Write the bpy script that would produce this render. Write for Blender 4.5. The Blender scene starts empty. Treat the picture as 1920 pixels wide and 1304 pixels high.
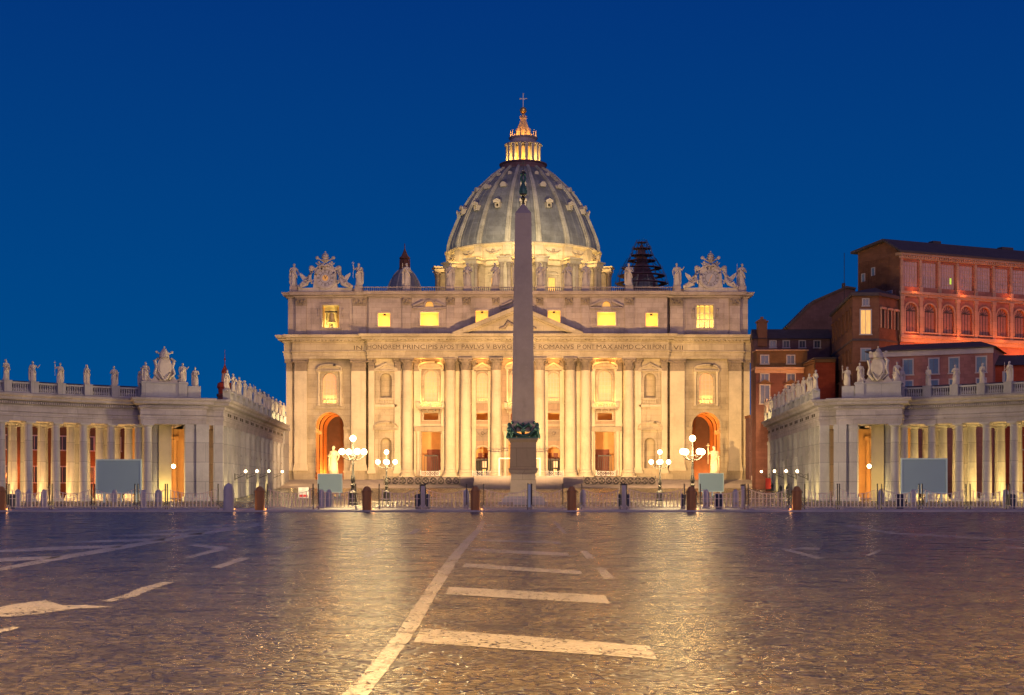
import bpy, bmesh, math, random
from mathutils import Vector, Matrix
from mathutils.geometry import tessellate_polygon
R = math.radians
PI = math.pi
sc = bpy.context.scene
col = sc.collection

# ------------------------------------------------------------------ camera
EYE = 1.6
cam_d = bpy.data.cameras.new("camera")
cam = bpy.data.objects.new("camera", cam_d)
col.objects.link(cam)
cam.location = (0, 0, EYE)
cam.rotation_euler = (R(90), 0, 0)
cam_d.sensor_width = 36
cam_d.lens = 2768 / 1920 * 36
cam_d.shift_x = -21 / 1920
cam_d.shift_y = 269 / 1920
cam_d.clip_end = 5000
sc.camera = cam
# ------------------------------------------------------------------ render + exposure
sc.view_settings.view_transform = 'Standard'
sc.view_settings.look = 'None'
sc.view_settings.exposure = 0
sc.view_settings.gamma = 1
sc.cycles.use_denoising = True
sc.cycles.max_bounces = 5
sc.cycles.diffuse_bounces = 3
sc.cycles.glossy_bounces = 2
sc.cycles.sample_clamp_indirect = 3
sc.cycles.sample_clamp_direct = 12
sc.cycles.caustics_reflective = False
sc.cycles.caustics_refractive = False
# ------------------------------------------------------------------ sky: deep blue dusk
w = bpy.data.worlds.new("World")
sc.world = w
w.use_nodes = True
nt = w.node_tree
nt.nodes.clear()
n_out = nt.nodes.new('ShaderNodeOutputWorld')
bg = nt.nodes.new('ShaderNodeBackground')
skyt = nt.nodes.new('ShaderNodeTexSky')
skyt.sky_type = 'NISHITA'
skyt.sun_disc = False
skyt.sun_elevation = R(-4)
skyt.sun_rotation = R(180)
tc = nt.nodes.new('ShaderNodeTexCoord')
sep = nt.nodes.new('ShaderNodeSeparateXYZ')
ramp = nt.nodes.new('ShaderNodeValToRGB')
ramp.color_ramp.elements[0].position = 0.0
ramp.color_ramp.elements[0].color = (0.000, 0.079, 0.262, 1)
ramp.color_ramp.elements[1].position = 0.36
ramp.color_ramp.elements[1].color = (0.000, 0.029, 0.188, 1)
e = ramp.color_ramp.elements.new(0.16)
e.color = (0.000, 0.056, 0.232, 1)
e = ramp.color_ramp.elements.new(1.0)
e.color = (0.002, 0.020, 0.150, 1)
addn = nt.nodes.new('ShaderNodeMix')
addn.data_type = 'RGBA'
addn.blend_type = 'ADD'
addn.inputs['Factor'].default_value = 0.05
nt.links.new(tc.outputs['Generated'], sep.inputs[0])
nt.links.new(sep.outputs['Z'], ramp.inputs[0])
nt.links.new(ramp.outputs[0], addn.inputs['A'])
nt.links.new(skyt.outputs[0], addn.inputs['B'])
nt.links.new(addn.outputs['Result'], bg.inputs['Color'])
bg.inputs['Strength'].default_value = 1.0
nt.links.new(bg.outputs[0], n_out.inputs['Surface'])

# the last pinkish glow of the sky behind the viewer
sun_d = bpy.data.lights.new("twilight_glow", 'SUN')
sun_d.energy = 0.80
sun_d.angle = R(50)
sun_d.color = (1.0, 0.64, 0.70)
sun = bpy.data.objects.new("twilight_glow", sun_d)
col.objects.link(sun)
sun.rotation_euler = (R(74), 0, R(12))

def aim(o, target):
    o.rotation_euler = (Vector(target) - o.location).to_track_quat('-Z', 'Y').to_euler()

def spot(loc, target, power, colr, size=60, blend=0.6, radius=0.6):
    d = bpy.data.lights.new("floodlight", 'SPOT')
    d.energy = power; d.color = colr; d.spot_size = R(size); d.spot_blend = blend; d.shadow_soft_size = radius
    o = bpy.data.objects.new("floodlight", d); col.objects.link(o)
    o.location = loc; aim(o, target)
    return o

def point(loc, power, colr, radius=0.15):
    d = bpy.data.lights.new("lamp_light", 'POINT')
    d.energy = power; d.color = colr; d.shadow_soft_size = radius
    o = bpy.data.objects.new("lamp_light", d); col.objects.link(o)
    o.location = loc
    return o

WARM = (1.0, 0.585, 0.215)
GOLD = (1.0, 0.62, 0.16)
ORANGE = (1.0, 0.30, 0.05)
YEL = (1.0, 0.70, 0.20)
FX, FY = -1.3, 363.0                 # centre of the church front
# unseen floodlights for the church front: pair on the hidden mast, side pair without masts
for fx_, tx_ in ((-1.2, -22), (.9, 20)):
    spot((fx_, 285, 5.6), (tx_, 363, 9), 310000, WARM, 92, 1.0, .03)
spot((-31, 280, 8), (-46, 363, 8), 235000, WARM, 60, 1.0, .3)
spot((29, 280, 8), (44, 363, 8), 235000, WARM, 60, 1.0, .3)

# ------------------------------------------------------------------ materials
def new_mat(name):
    m = bpy.data.materials.new(name); m.use_nodes = True
    return m, m.node_tree, m.node_tree.nodes['Principled BSDF']

def mix_rgb(nt, a, b, fac, mode='MIX'):
    n = nt.nodes.new('ShaderNodeMix'); n.data_type = 'RGBA'; n.blend_type = mode
    if isinstance(a, tuple): n.inputs['A'].default_value = (*a[:3], 1)
    else: nt.links.new(a, n.inputs['A'])
    if isinstance(b, tuple): n.inputs['B'].default_value = (*b[:3], 1)
    else: nt.links.new(b, n.inputs['B'])
    if isinstance(fac, (int, float)): n.inputs['Factor'].default_value = fac
    else: nt.links.new(fac, n.inputs['Factor'])
    return n.outputs['Result']

def coords(nt, scale=(1, 1, 1)):
    tcn = nt.nodes.new('ShaderNodeTexCoord')
    mp = nt.nodes.new('ShaderNodeMapping'); mp.inputs['Scale'].default_value = scale
    nt.links.new(tcn.outputs['Object'], mp.inputs['Vector'])
    return mp.outputs[0]

def noise(nt, vec, scale, detail=4, rough=0.6):
    n = nt.nodes.new('ShaderNodeTexNoise'); n.inputs['Scale'].default_value = scale
    n.inputs['Detail'].default_value = detail; n.inputs['Roughness'].default_value = rough
    nt.links.new(vec, n.inputs['Vector'])
    return n.outputs['Fac']

def ramp2(nt, fac, p0, p1, c0=(0, 0, 0), c1=(1, 1, 1)):
    r = nt.nodes.new('ShaderNodeValToRGB')
    r.color_ramp.elements[0].position = p0; r.color_ramp.elements[1].position = p1
    r.color_ramp.elements[0].color = (*c0, 1); r.color_ramp.elements[1].color = (*c1, 1)
    nt.links.new(fac, r.inputs[0])
    return r.outputs[0]

def bump(nt, bsdf, height, strength=0.3, dist=0.05):
    b = nt.nodes.new('ShaderNodeBump'); b.inputs['Strength'].default_value = strength
    b.inputs['Distance'].default_value = dist
    nt.links.new(height, b.inputs['Height']); nt.links.new(b.outputs[0], bsdf.inputs['Normal'])

def stone(name, base, dark=0.62, joint=0.9, rough=0.85, course=1.0, stain=0.5, spec=0.3):
    """weathered ashlar: courses, vertical run-off stains, mottling"""
    m, nt, b = new_mat(name)
    v = coords(nt)
    big = noise(nt, v, 0.22, 5)
    vs = coords(nt, (1.6, 1.6, 0.16))
    streak = noise(nt, vs, 0.9, 4)
    fine = noise(nt, v, 2.6, 5, 0.7)
    d = tuple(c * dark for c in base)
    c1 = mix_rgb(nt, base, d, ramp2(nt, big, 0.42, 0.72))
    c2 = mix_rgb(nt, c1, tuple(c * 0.45 for c in base), ramp2(nt, streak, 0.56, 0.78, (0, 0, 0), (stain, stain, stain)))
    c3 = mix_rgb(nt, c2, tuple(min(1, c * 1.15) for c in base), ramp2(nt, fine, 0.5, 0.7, (0, 0, 0), (.4, .4, .4)))
    # coursed blocks: every block has its own tone, dark joints between them
    tcn = nt.nodes.new('ShaderNodeTexCoord'); s = nt.nodes.new('ShaderNodeSeparateXYZ')
    nt.links.new(tcn.outputs['Object'], s.inputs[0])
    ad = nt.nodes.new('ShaderNodeMath'); ad.operation = 'ADD'
    nt.links.new(s.outputs['X'], ad.inputs[0]); nt.links.new(s.outputs['Y'], ad.inputs[1])
    cb = nt.nodes.new('ShaderNodeCombineXYZ'); nt.links.new(ad.outputs[0], cb.inputs[0]); nt.links.new(s.outputs['Z'], cb.inputs[1])
    br = nt.nodes.new('ShaderNodeTexBrick'); nt.links.new(cb.outputs[0], br.inputs['Vector'])
    br.inputs['Scale'].default_value = 1.0; br.inputs['Row Height'].default_value = course
    br.inputs['Brick Width'].default_value = course * 2.1; br.inputs['Mortar Size'].default_value = course * .022
    br.inputs['Mortar Smooth'].default_value = 0.3; br.inputs['Bias'].default_value = -0.1
    br.inputs['Color1'].default_value = (1.0, 1.0, 1.0, 1)
    br.inputs['Color2'].default_value = (.80, .79, .78, 1) if course < 3.5 else (.95, .95, .95, 1)
    br.inputs['Mortar'].default_value = (joint * .72,) * 3 + (1,) if course < 3.5 else (joint,) * 3 + (1,)
    c4 = mix_rgb(nt, c3, br.outputs['Color'], 1.0, 'MULTIPLY')
    nt.links.new(c4, b.inputs['Base Color'])
    b.inputs['Roughness'].default_value = rough
    b.inputs['Specular IOR Level'].default_value = spec
    bump(nt, b, fine, 0.35, 0.06)
    return m

def plain(name, c, rough=0.6, metal=0.0, var=0.25, scale=1.5, spec=0.4):
    m, nt, b = new_mat(name)
    f = noise(nt, coords(nt), scale, 4)
    nt.links.new(mix_rgb(nt, tuple(x * (1 - var) for x in c), tuple(min(1, x * (1 + var)) for x in c), f), b.inputs['Base Color'])
    b.inputs['Roughness'].default_value = rough; b.inputs['Metallic'].default_value = metal
    b.inputs['Specular IOR Level'].default_value = spec
    return m

def glow(name, c, s):
    m = bpy.data.materials.new(name); m.use_nodes = True
    n = m.node_tree; n.nodes.clear()
    e = n.nodes.new('ShaderNodeEmission'); e.inputs[0].default_value = (*c, 1); e.inputs[1].default_value = s
    o = n.nodes.new('ShaderNodeOutputMaterial'); n.links.new(e.outputs[0], o.inputs[0])
    return m

def lit_pane(name, c, s, lo=0.55):
    """curtained lit glass with uneven folds"""
    m, nt, b = new_mat(name)
    f = noise(nt, coords(nt, (3, 3, 0.5)), 1.6, 3)
    b.inputs['Base Color'].default_value = (*[x * 0.6 for x in c], 1)
    b.inputs['Roughness'].default_value = 0.3
    nt.links.new(mix_rgb(nt, tuple(x * lo for x in c), c, ramp2(nt, f, 0.3, 0.7)), b.inputs['Emission Color'])
    b.inputs['Emission Strength'].default_value = s
    return m

def brickish(name, base, var=0.3):
    return stone(name, base, 1 - var, 0.96, 0.9, 0.6, 0.35, 0.2)

M = {}
M['trav'] = stone('travertine_facade', (0.49, 0.415, 0.30), 0.62, 0.82, course=1.45)
M['trav2'] = stone('travertine_columns', (0.62, 0.54, 0.40), 0.72, 0.95, course=4.2, stain=0.35)
M['carve'] = stone('carved_travertine', (0.32, 0.26, 0.21), 0.5, 0.97, course=3.0, stain=0.5)  # shade in the carving put into the darkened base colour
M['col'] = stone('colonnade_travertine', (0.355, 0.355, 0.405), 0.72, 0.95, course=3.1, stain=0.35)
M['colwall'] = stone('colonnade_entablature', (0.34, 0.32, 0.375), 0.66, 0.93, course=1.1, stain=0.45)
M['statue'] = stone('statue_stone', (0.50, 0.45, 0.42), 0.5, 1.0, course=50, stain=0.7)
M['bay'] = stone('shade_toned_bay_stone', (0.40, 0.29, 0.21), 0.66, 0.88, course=1.45)  # shade of the recessed bays put into a darker, rosier stone
M['attic'] = stone('attic_travertine', (0.42, 0.35, 0.335), 0.62, 0.86, course=1.3)
M['lead'] = stone('dome_lead', (0.225, 0.23, 0.225), 0.5, 0.85, 0.6, 1.6, 0.7, 0.5)
M['rib'] = stone('dome_rib_stone', (0.50, 0.47, 0.38), 0.55, 0.92, course=2.5, stain=0.7)
M['granite'] = stone('red_granite', (0.39, 0.32, 0.265), 0.75, 0.97, 0.6, 6.0, 0.4, 0.4)
M['granped'] = stone('pedestal_granite', (0.26, 0.20, 0.15), 0.65, 0.9, 0.7, 2.2, 0.5)
M['bronze'] = plain('green_bronze', (0.045, 0.115, 0.10), 0.5, 0.4, 0.5, 3)
M['gilt'] = plain('gilded_bronze', (0.75, 0.45, 0.12), 0.35, 0.8, 0.2, 2)
M['iron'] = plain('dark_iron', (0.045, 0.042, 0.042), 0.5, 0.6, 0.3, 4)
M['ironwarm'] = plain('lamplit_tone_fence_steel', (0.62, 0.54, 0.46), 0.5, 0.1, 0.35, 6)  # lamp light on the fence put into a pale warm colour
M['roof'] = plain('roof_tiles', (0.075, 0.055, 0.055), 0.85, 0, 0.4, 0.8)
M['dark'] = plain('dark_interior', (0.02, 0.015, 0.013), 0.8)
M['doorwood'] = plain('dark_red_door', (0.14, 0.025, 0.015), 0.55, 0, 0.4, 1.2)
M['plaster_or'] = plain('ochre_plaster', (0.56, 0.36, 0.18), 0.85, 0, 0.25, 0.5)
M['plaster_y'] = plain('pale_gold_plaster', (0.60, 0.52, 0.33), 0.85, 0, 0.2, 0.5)
M['globe'] = glow('lamp_globe_glow', (1.0, 0.70, 0.30), 1500)
M['globe2'] = glow('small_lamp_glow', (1.0, 0.70, 0.36), 90)
M['paneY'] = lit_pane('yellow_lit_window', (1.0, 0.52, 0.10), 0.6, 0.75)
M['paneS'] = lit_pane('curtained_lit_window', (1.0, 0.55, 0.28), 0.30, 0.6)
M['paneD'] = plain('dim_glass', (0.06, 0.07, 0.10), 0.15, 0, 0.3, 0.6, 0.8)
M['paneL'] = lit_pane('loggia_glass', (0.42, 0.20, 0.19), 0.42, 0.5)
M['paneB'] = lit_pane('bedroom_lit_window', (1.0, 0.55, 0.14), 0.9, 0.6)
M['screen'] = plain('blank_screen_cloth', (0.20, 0.30, 0.38), 0.6, 0, 0.06, 0.3)
M['screenf'] = plain('pale_screen_frame', (0.38, 0.52, 0.58), 0.5, 0, 0.08, 0.5)
M['white'] = plain('white_paint', (0.72, 0.72, 0.70), 0.5, 0, 0.1)
M['bollard'] = stone('brown_granite_bollard', (0.42, 0.20, 0.07), 0.6, 1.0, 0.75, 5.0, 0.6)
M['stepstone'] = stone('shade_darkened_step_stone', (0.21, 0.18, 0.19), 0.65, 1.0, 0.8, 5.0, 0.5)  # unlit look of steps and podium put into the dark colour
M['marble'] = stone('pale_marble', (0.46, 0.43, 0.42), 0.65, 1.0, 0.7, 5.0, 0.5)
M['bin'] = plain('navy_plastic', (0.022, 0.03, 0.06), 0.5, 0, 0.3)
M['wood'] = plain('yellow_wood', (0.42, 0.31, 0.15), 0.75, 0, 0.35, 5)
M['red'] = plain('red_cloth', (0.42, 0.03, 0.04), 0.8, 0, 0.2)
M['blue'] = plain('blue_cloth', (0.05, 0.10, 0.30), 0.8, 0, 0.2)
M['ink'] = plain('inscription_lead', (0.10, 0.07, 0.05), 0.8, 0, 0.2)
M['pink'] = brickish('pink_plaster', (0.15, 0.065, 0.06))
M['pinklight'] = brickish('faded_pink_plaster', (0.34, 0.155, 0.14))
M['brown'] = brickish('brown_plaster', (0.22, 0.10, 0.06))
M['ochre'] = brickish('ochre_wall', (0.19, 0.10, 0.05))
M['redwall'] = brickish('red_wall', (0.32, 0.06, 0.03))
M['darkwall'] = brickish('dark_purple_wall', (0.15, 0.085, 0.10))
M['palace'] = brickish('palace_salmon', (0.46, 0.175, 0.12))
M['palacetrim'] = stone('palace_trim', (0.56, 0.33, 0.22), 0.7, 0.95, course=2)
M['frame'] = plain('pale_window_frame', (0.42, 0.36, 0.36), 0.7, 0, 0.15)
M['shutter'] = plain('blue_grey_shutter', (0.12, 0.19, 0.30), 0.6, 0, 0.2)
M['leaf'] = plain('dark_leaves', (0.035, 0.055, 0.03), 0.8, 0, 0.5, 0.5)
M['bark'] = plain('bark', (0.09, 0.06, 0.045), 0.9)
M['coat'] = plain('dark_clothing', (0.03, 0.03, 0.045), 0.9)
M['skin'] = plain('skin', (0.45, 0.27, 0.20), 0.6)

# ------------------------------------------------------------------ mesh builder
class MB:
    def __init__(s): s.v = []; s.f = []
    def add(s, vs, fs):
        o = len(s.v); s.v += [tuple(p) for p in vs]; s.f += [tuple(i + o for i in f) for f in fs]
        return s
    def box(s, x0, x1, y0, y1, z0, z1):
        return s.add([(x0, y0, z0), (x1, y0, z0), (x1, y1, z0), (x0, y1, z0), (x0, y0, z1), (x1, y0, z1), (x1, y1, z1), (x0, y1, z1)],
                     [(0, 3, 2, 1), (4, 5, 6, 7), (0, 1, 5, 4), (1, 2, 6, 5), (2, 3, 7, 6), (3, 0, 4, 7)])
    def cbox(s, cx, cy, cz, dx, dy, dz, rz=0, ry=0):
        vs = []
        for z in (-dz, dz):
            for (x, y) in ((-dx, -dy), (dx, -dy), (dx, dy), (-dx, dy)):
                p = Matrix.Rotation(rz, 3, 'Z') @ Matrix.Rotation(ry, 3, 'Y') @ Vector((x / 2, y / 2, z / 2))
                vs.append((p.x + cx, p.y + cy, p.z + cz))
        return s.add(vs, [(0, 3, 2, 1), (4, 5, 6, 7), (0, 1, 5, 4), (1, 2, 6, 5), (2, 3, 7, 6), (3, 0, 4, 7)])
    def ext(s, poly, y0, y1):
        """polygon in xz extruded along y"""
        n = len(poly)
        vs = [(x, y0, z) for x, z in poly] + [(x, y1, z) for x, z in poly]
        fs = [tuple(range(n)), tuple(range(2 * n - 1, n - 1, -1))]
        fs += [(i, i + n, (i + 1) % n + n, (i + 1) % n) for i in range(n)]
        return s.add(vs, fs)
    def extz(s, poly, z0, z1):
        n = len(poly)
        vs = [(x, y, z0) for x, y in poly] + [(x, y, z1) for x, y in poly]
        fs = [tuple(range(n)), tuple(range(2 * n - 1, n - 1, -1))]
        fs += [(i, i + n, (i + 1) % n + n, (i + 1) % n) for i in range(n)]
        return s.add(vs, fs)
    def lathe(s, prof, cx=0, cy=0, n=20, a0=0, a1=2 * PI, fold=None):
        full = abs(a1 - a0 - 2 * PI) < 1e-6
        k = n if full else n + 1
        vs = []
        for r, z in prof:
            for i in range(k):
                a = a0 + (a1 - a0) * i / n
                rr = r * (fold(a, z) if fold else 1)
                vs.append((cx + rr * math.cos(a), cy + rr * math.sin(a), z))
        fs = []
        for j in range(len(prof) - 1):
            for i in range(n):
                i2 = (i + 1) % k if full else i + 1
                fs.append((j * k + i, j * k + i2, (j + 1) * k + i2, (j + 1) * k + i))
        if full:
            fs.append(tuple(range(k - 1, -1, -1)))
            fs.append(tuple((len(prof) - 1) * k + i for i in range(k)))
        return s.add(vs, fs)
    def tube(s, pts, rad, n=6):
        pts = [Vector(p) for p in pts]
        rs = rad if isinstance(rad, (list, tuple)) else [rad] * len(pts)
        vs = []
        for i, p in enumerate(pts):
            d = (pts[min(i + 1, len(pts) - 1)] - pts[max(i - 1, 0)])
            if d.length < 1e-9: d = Vector((0, 0, 1))
            d.normalize()
            a = d.orthogonal() if abs(d.z) > 0.9 else d.cross(Vector((0, 0, 1)))
            a.normalize(); b = d.cross(a)
            for k in range(n):
                t = 2 * PI * k / n
                vs.append(p + (a * math.cos(t) + b * math.sin(t)) * rs[i])
        fs = [(j * n + k, j * n + (k + 1) % n, (j + 1) * n + (k + 1) % n, (j + 1) * n + k) for j in range(len(pts) - 1) for k in range(n)]
        fs += [tuple(range(n - 1, -1, -1)), tuple((len(pts) - 1) * n + k for k in range(n))]
        return s.add(vs, fs)
    def ball(s, c, r, n=10, m=6, sx=1, sy=1, sz=1):
        vs = [(c[0], c[1], c[2] - r * sz)]
        for j in range(1, m):
            t = -PI / 2 + PI * j / m
            for i in range(n):
                a = 2 * PI * i / n
                vs.append((c[0] + r * sx * math.cos(t) * math.cos(a), c[1] + r * sy * math.cos(t) * math.sin(a), c[2] + r * sz * math.sin(t)))
        vs.append((c[0], c[1], c[2] + r * sz))
        fs = [(0, 1 + (i + 1) % n, 1 + i) for i in range(n)]
        for j in range(m - 2):
            for i in range(n):
                fs.append((1 + j * n + i, 1 + j * n + (i + 1) % n, 1 + (j + 1) * n + (i + 1) % n, 1 + (j + 1) * n + i))
        L = len(vs) - 1
        fs += [(L, 1 + (m - 2) * n + i, 1 + (m - 2) * n + (i + 1) % n) for i in range(n)]
        return s.add(vs, fs)
    def mould(s, path, prof, closed=False):
        """sweep profile (out, z) along a plan path; out is to the right of travel"""
        n = len(path); vs = []; k = len(prof)
        for i, (x, y) in enumerate(path):
            if closed: p0 = path[i - 1]; p1 = path[(i + 1) % n]
            else: p0 = path[max(i - 1, 0)]; p1 = path[min(i + 1, n - 1)]
            d0 = Vector((x - p0[0], y - p0[1])); d1 = Vector((p1[0] - x, p1[1] - y))
            if d0.length < 1e-6: d0 = d1
            if d1.length < 1e-6: d1 = d0
            d0.normalize(); d1.normalize()
            n0 = Vector((d0.y, -d0.x)); n1 = Vector((d1.y, -d1.x))
            mm = n0 + n1
            mm = mm / max(0.3, mm.dot(n0)) if mm.length > 1e-6 else n0
            for o, z in prof: vs.append((x + mm.x * o, y + mm.y * o, z))
        fs = []
        for i in range(n if closed else n - 1):
            i2 = (i + 1) % n
            for j in range(k - 1):
                fs.append((i * k + j, i2 * k + j, i2 * k + j + 1, i * k + j + 1))
        if not closed:
            fs += [tuple(range(k)), tuple((n - 1) * k + j for j in range(k - 1, -1, -1))]
        return s.add(vs, fs)
    def wall(s, outer, holes, y, depth, closeback=False):
        """sheet in the plane y with real openings whose reveals go back by depth"""
        loops = [[Vector((x, z, 0)) for x, z in outer]] + [[Vector((x, z, 0)) for x, z in h] for h in holes]
        tris = tessellate_polygon(loops)
        flat = [p for l in loops for p in l]
        s.add([(p.x, y, p.y) for p in flat], tris)
        if closeback: s.add([(p.x, y + depth, p.y) for p in flat], tris)
        for l in loops[1:] + ([loops[0]] if closeback else []):
            k = len(l)
            s.add([(p.x, y, p.y) for p in l] + [(p.x, y + depth, p.y) for p in l],
                  [(i, (i + 1) % k, (i + 1) % k + k, i + k) for i in range(k)])
        return s
    def mirror(s):
        o = MB(); o.v = [(-x, y, z) for x, y, z in s.v]; o.f = [tuple(reversed(f)) for f in s.f]
        return o
    def join(s, o): return s.add(o.v, o.f)
    def moved(s, dx=0, dy=0, dz=0, rz=0, sc_=1):
        o = MB(); c, q = math.cos(rz), math.sin(rz)
        o.v = [((x * c - y * q) * sc_ + dx, (x * q + y * c) * sc_ + dy, z * sc_ + dz) for x, y, z in s.v]; o.f = list(s.f)
        return o
    def build(s, name, mat, parent=None, smooth=35, loc=None):
        me = bpy.data.meshes.new(name)
        me.from_pydata(s.v, [], s.f)
        bm = bmesh.new(); bm.from_mesh(me)
        bmesh.ops.remove_doubles(bm, verts=bm.verts, dist=0.0004)
        bmesh.ops.recalc_face_normals(bm, faces=bm.faces)
        bm.to_mesh(me); bm.free()
        me.materials.append(mat)
        if smooth:
            me.shade_smooth()
            me.set_sharp_from_angle(angle=R(smooth))
        o = bpy.data.objects.new(name, me); col.objects.link(o)
        if parent: o.parent = parent
        if loc: o.location = loc
        return o

def tag(o, label=None, cat=None, group=None, kind=None):
    if label: o['label'] = label
    if cat: o['category'] = cat
    if group: o['group'] = group
    if kind: o['kind'] = kind
    return o

def thing(name, label, cat, loc=(0, 0, 0), rz=0, group=None):
    o = bpy.data.objects.new(name, None); col.objects.link(o)
    o.empty_display_size = 0.5
    o.location = loc; o.rotation_euler = (0, 0, rz)
    return tag(o, label, cat, group)

def copy_tree(o, parent=None):
    c = o.copy(); col.objects.link(c)
    if parent: c.parent = parent
    for ch in [x for x in o.children]: copy_tree(ch, c)
    return c

def arch(cx, hw, z0, zs, n=10):
    """opening outline: straight sides to zs, half-round above"""
    return [(cx - hw, z0), (cx + hw, z0)] + [(cx + hw * math.cos(PI * i / n), zs + hw * math.sin(PI * i / n)) for i in range(n + 1)]

def rect(cx, hw, z0, z1): return [(cx - hw, z0), (cx + hw, z0), (cx + hw, z1), (cx - hw, z1)]

def gz(y):
    """height of the ground along the square"""
    if y < 240: return 0.0
    if y < 322: return 2.2 * (y - 240) / 82
    return 2.2

def gp(px, py, z=0.0):
    """survey of the road paint: where a sight line meets the ground"""
    d = 2768 * (EYE - z) / (py - 921)
    return ((px - 981) * d / 2768, d)

# ------------------------------------------------------------------ ground
def ground_material():
    m, nt, b = new_mat('cobblestones')
    v = coords(nt)
    def vor(scale, feat):
        n = nt.nodes.new('ShaderNodeTexVoronoi'); n.inputs['Scale'].default_value = scale; n.feature = feat
        n.inputs['Randomness'].default_value = 0.75
        nt.links.new(v, n.inputs['Vector']); return n
    cell = vor(8.6, 'F1'); edge = vor(8.6, 'DISTANCE_TO_EDGE')
    big = noise(nt, v, 0.12, 4); mid = noise(nt, v, 0.9, 5, 0.7)
    h = nt.nodes.new('ShaderNodeSeparateColor'); nt.links.new(cell.outputs['Color'], h.inputs[0])
    c0 = mix_rgb(nt, (0.040, 0.036, 0.028), (0.135, 0.115, 0.080), h.outputs[0])
    c1 = mix_rgb(nt, c0, (0.038, 0.035, 0.036), ramp2(nt, mid, 0.45, 0.75))
    c2 = mix_rgb(nt, c1, (0.16, 0.135, 0.115), ramp2(nt, big, 0.5, 0.75, (0, 0, 0), (.5, .5, .5)))
    j = ramp2(nt, edge.outputs['Distance'], 0.02, 0.09, (0.2, 0.2, 0.2), (1, 1, 1))
    nt.links.new(mix_rgb(nt, c2, j, 1.0, 'MULTIPLY'), b.inputs['Base Color'])
    r = nt.nodes.new('ShaderNodeMapRange'); r.inputs['From Min'].default_value = 0.3; r.inputs['From Max'].default_value = 0.75
    r.inputs['To Min'].default_value = 0.15; r.inputs['To Max'].default_value = 0.36
    nt.links.new(mid, r.inputs['Value']); nt.links.new(r.outputs[0], b.inputs['Roughness'])
    b.inputs['Specular IOR Level'].default_value = 0.30
    hs = ramp2(nt, edge.outputs['Distance'], 0.0, 0.22)
    hm = mix_rgb(nt, hs, mid, 0.3)
    hv = nt.nodes.new('ShaderNodeMath'); hv.operation = 'MULTIPLY_ADD'; hv.inputs[1].default_value = 0.6
    nt.links.new(h.outputs[1], hv.inputs[0]); nt.links.new(hm, hv.inputs[2])
    bump(nt, b, hv.outputs[0], 0.65, 0.03)
    return m
M['cobble'] = ground_material()

def pavement_material():
    m, nt, b = new_mat('travertine_pavement')
    v = coords(nt)
    br = nt.nodes.new('ShaderNodeTexBrick'); br.inputs['Scale'].default_value = 1.0
    br.inputs['Color1'].default_value = (0.55, 0.44, 0.38, 1); br.inputs['Color2'].default_value = (0.42, 0.33, 0.29, 1)
    br.inputs['Mortar'].default_value = (0.07, 0.06, 0.06, 1); br.inputs['Mortar Size'].default_value = 0.015
    br.inputs['Brick Width'].default_value = 1.2; br.inputs['Row Height'].default_value = 0.6
    nt.links.new(v, br.inputs['Vector'])
    f = noise(nt, v, 1.1, 5, 0.7)
    nt.links.new(mix_rgb(nt, br.outputs[0], (0.10, 0.08, 0.08), ramp2(nt, f, 0.5, 0.8)), b.inputs['Base Color'])
    b.inputs['Roughness'].default_value = 0.4
    bump(nt, b, f, 0.3, 0.03)
    return m
M['pave'] = pavement_material()

g = MB()
ys = [-60, 0, 60, 112, 160, 200, 240, 260, 280, 300, 322, 345, 420, 700, 2600]
xs = [-1600, -300, -120, -60, -30, 0, 30, 60, 120, 300, 1600]
for j, y in enumerate(ys):
    for x in xs: g.v.append((x, y, gz(y)))
for j in range(len(ys) - 1):
    for i in range(len(xs) - 1):
        a = j * len(xs) + i
        g.f.append((a, a + 1, a + 1 + len(xs), a + len(xs)))
tag(g.build('ground', M['cobble'], smooth=0), kind='structure')
# raised stone pavement that carries the bollards and the fence, with its kerb
k = MB().extz([(-70, 113.0), (70, 113.0), (70, 127.5), (-70, 127.5)], -0.02, 0.12)
tag(k.build('pavement', M['pave'], smooth=0), kind='structure')
k = MB().extz([(-70, 112.6), (70, 112.6), (70, 112.995), (-70, 112.995)], -0.02, 0.127)
tag(k.build('kerb', M['marble'], smooth=0), kind='structure')

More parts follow.
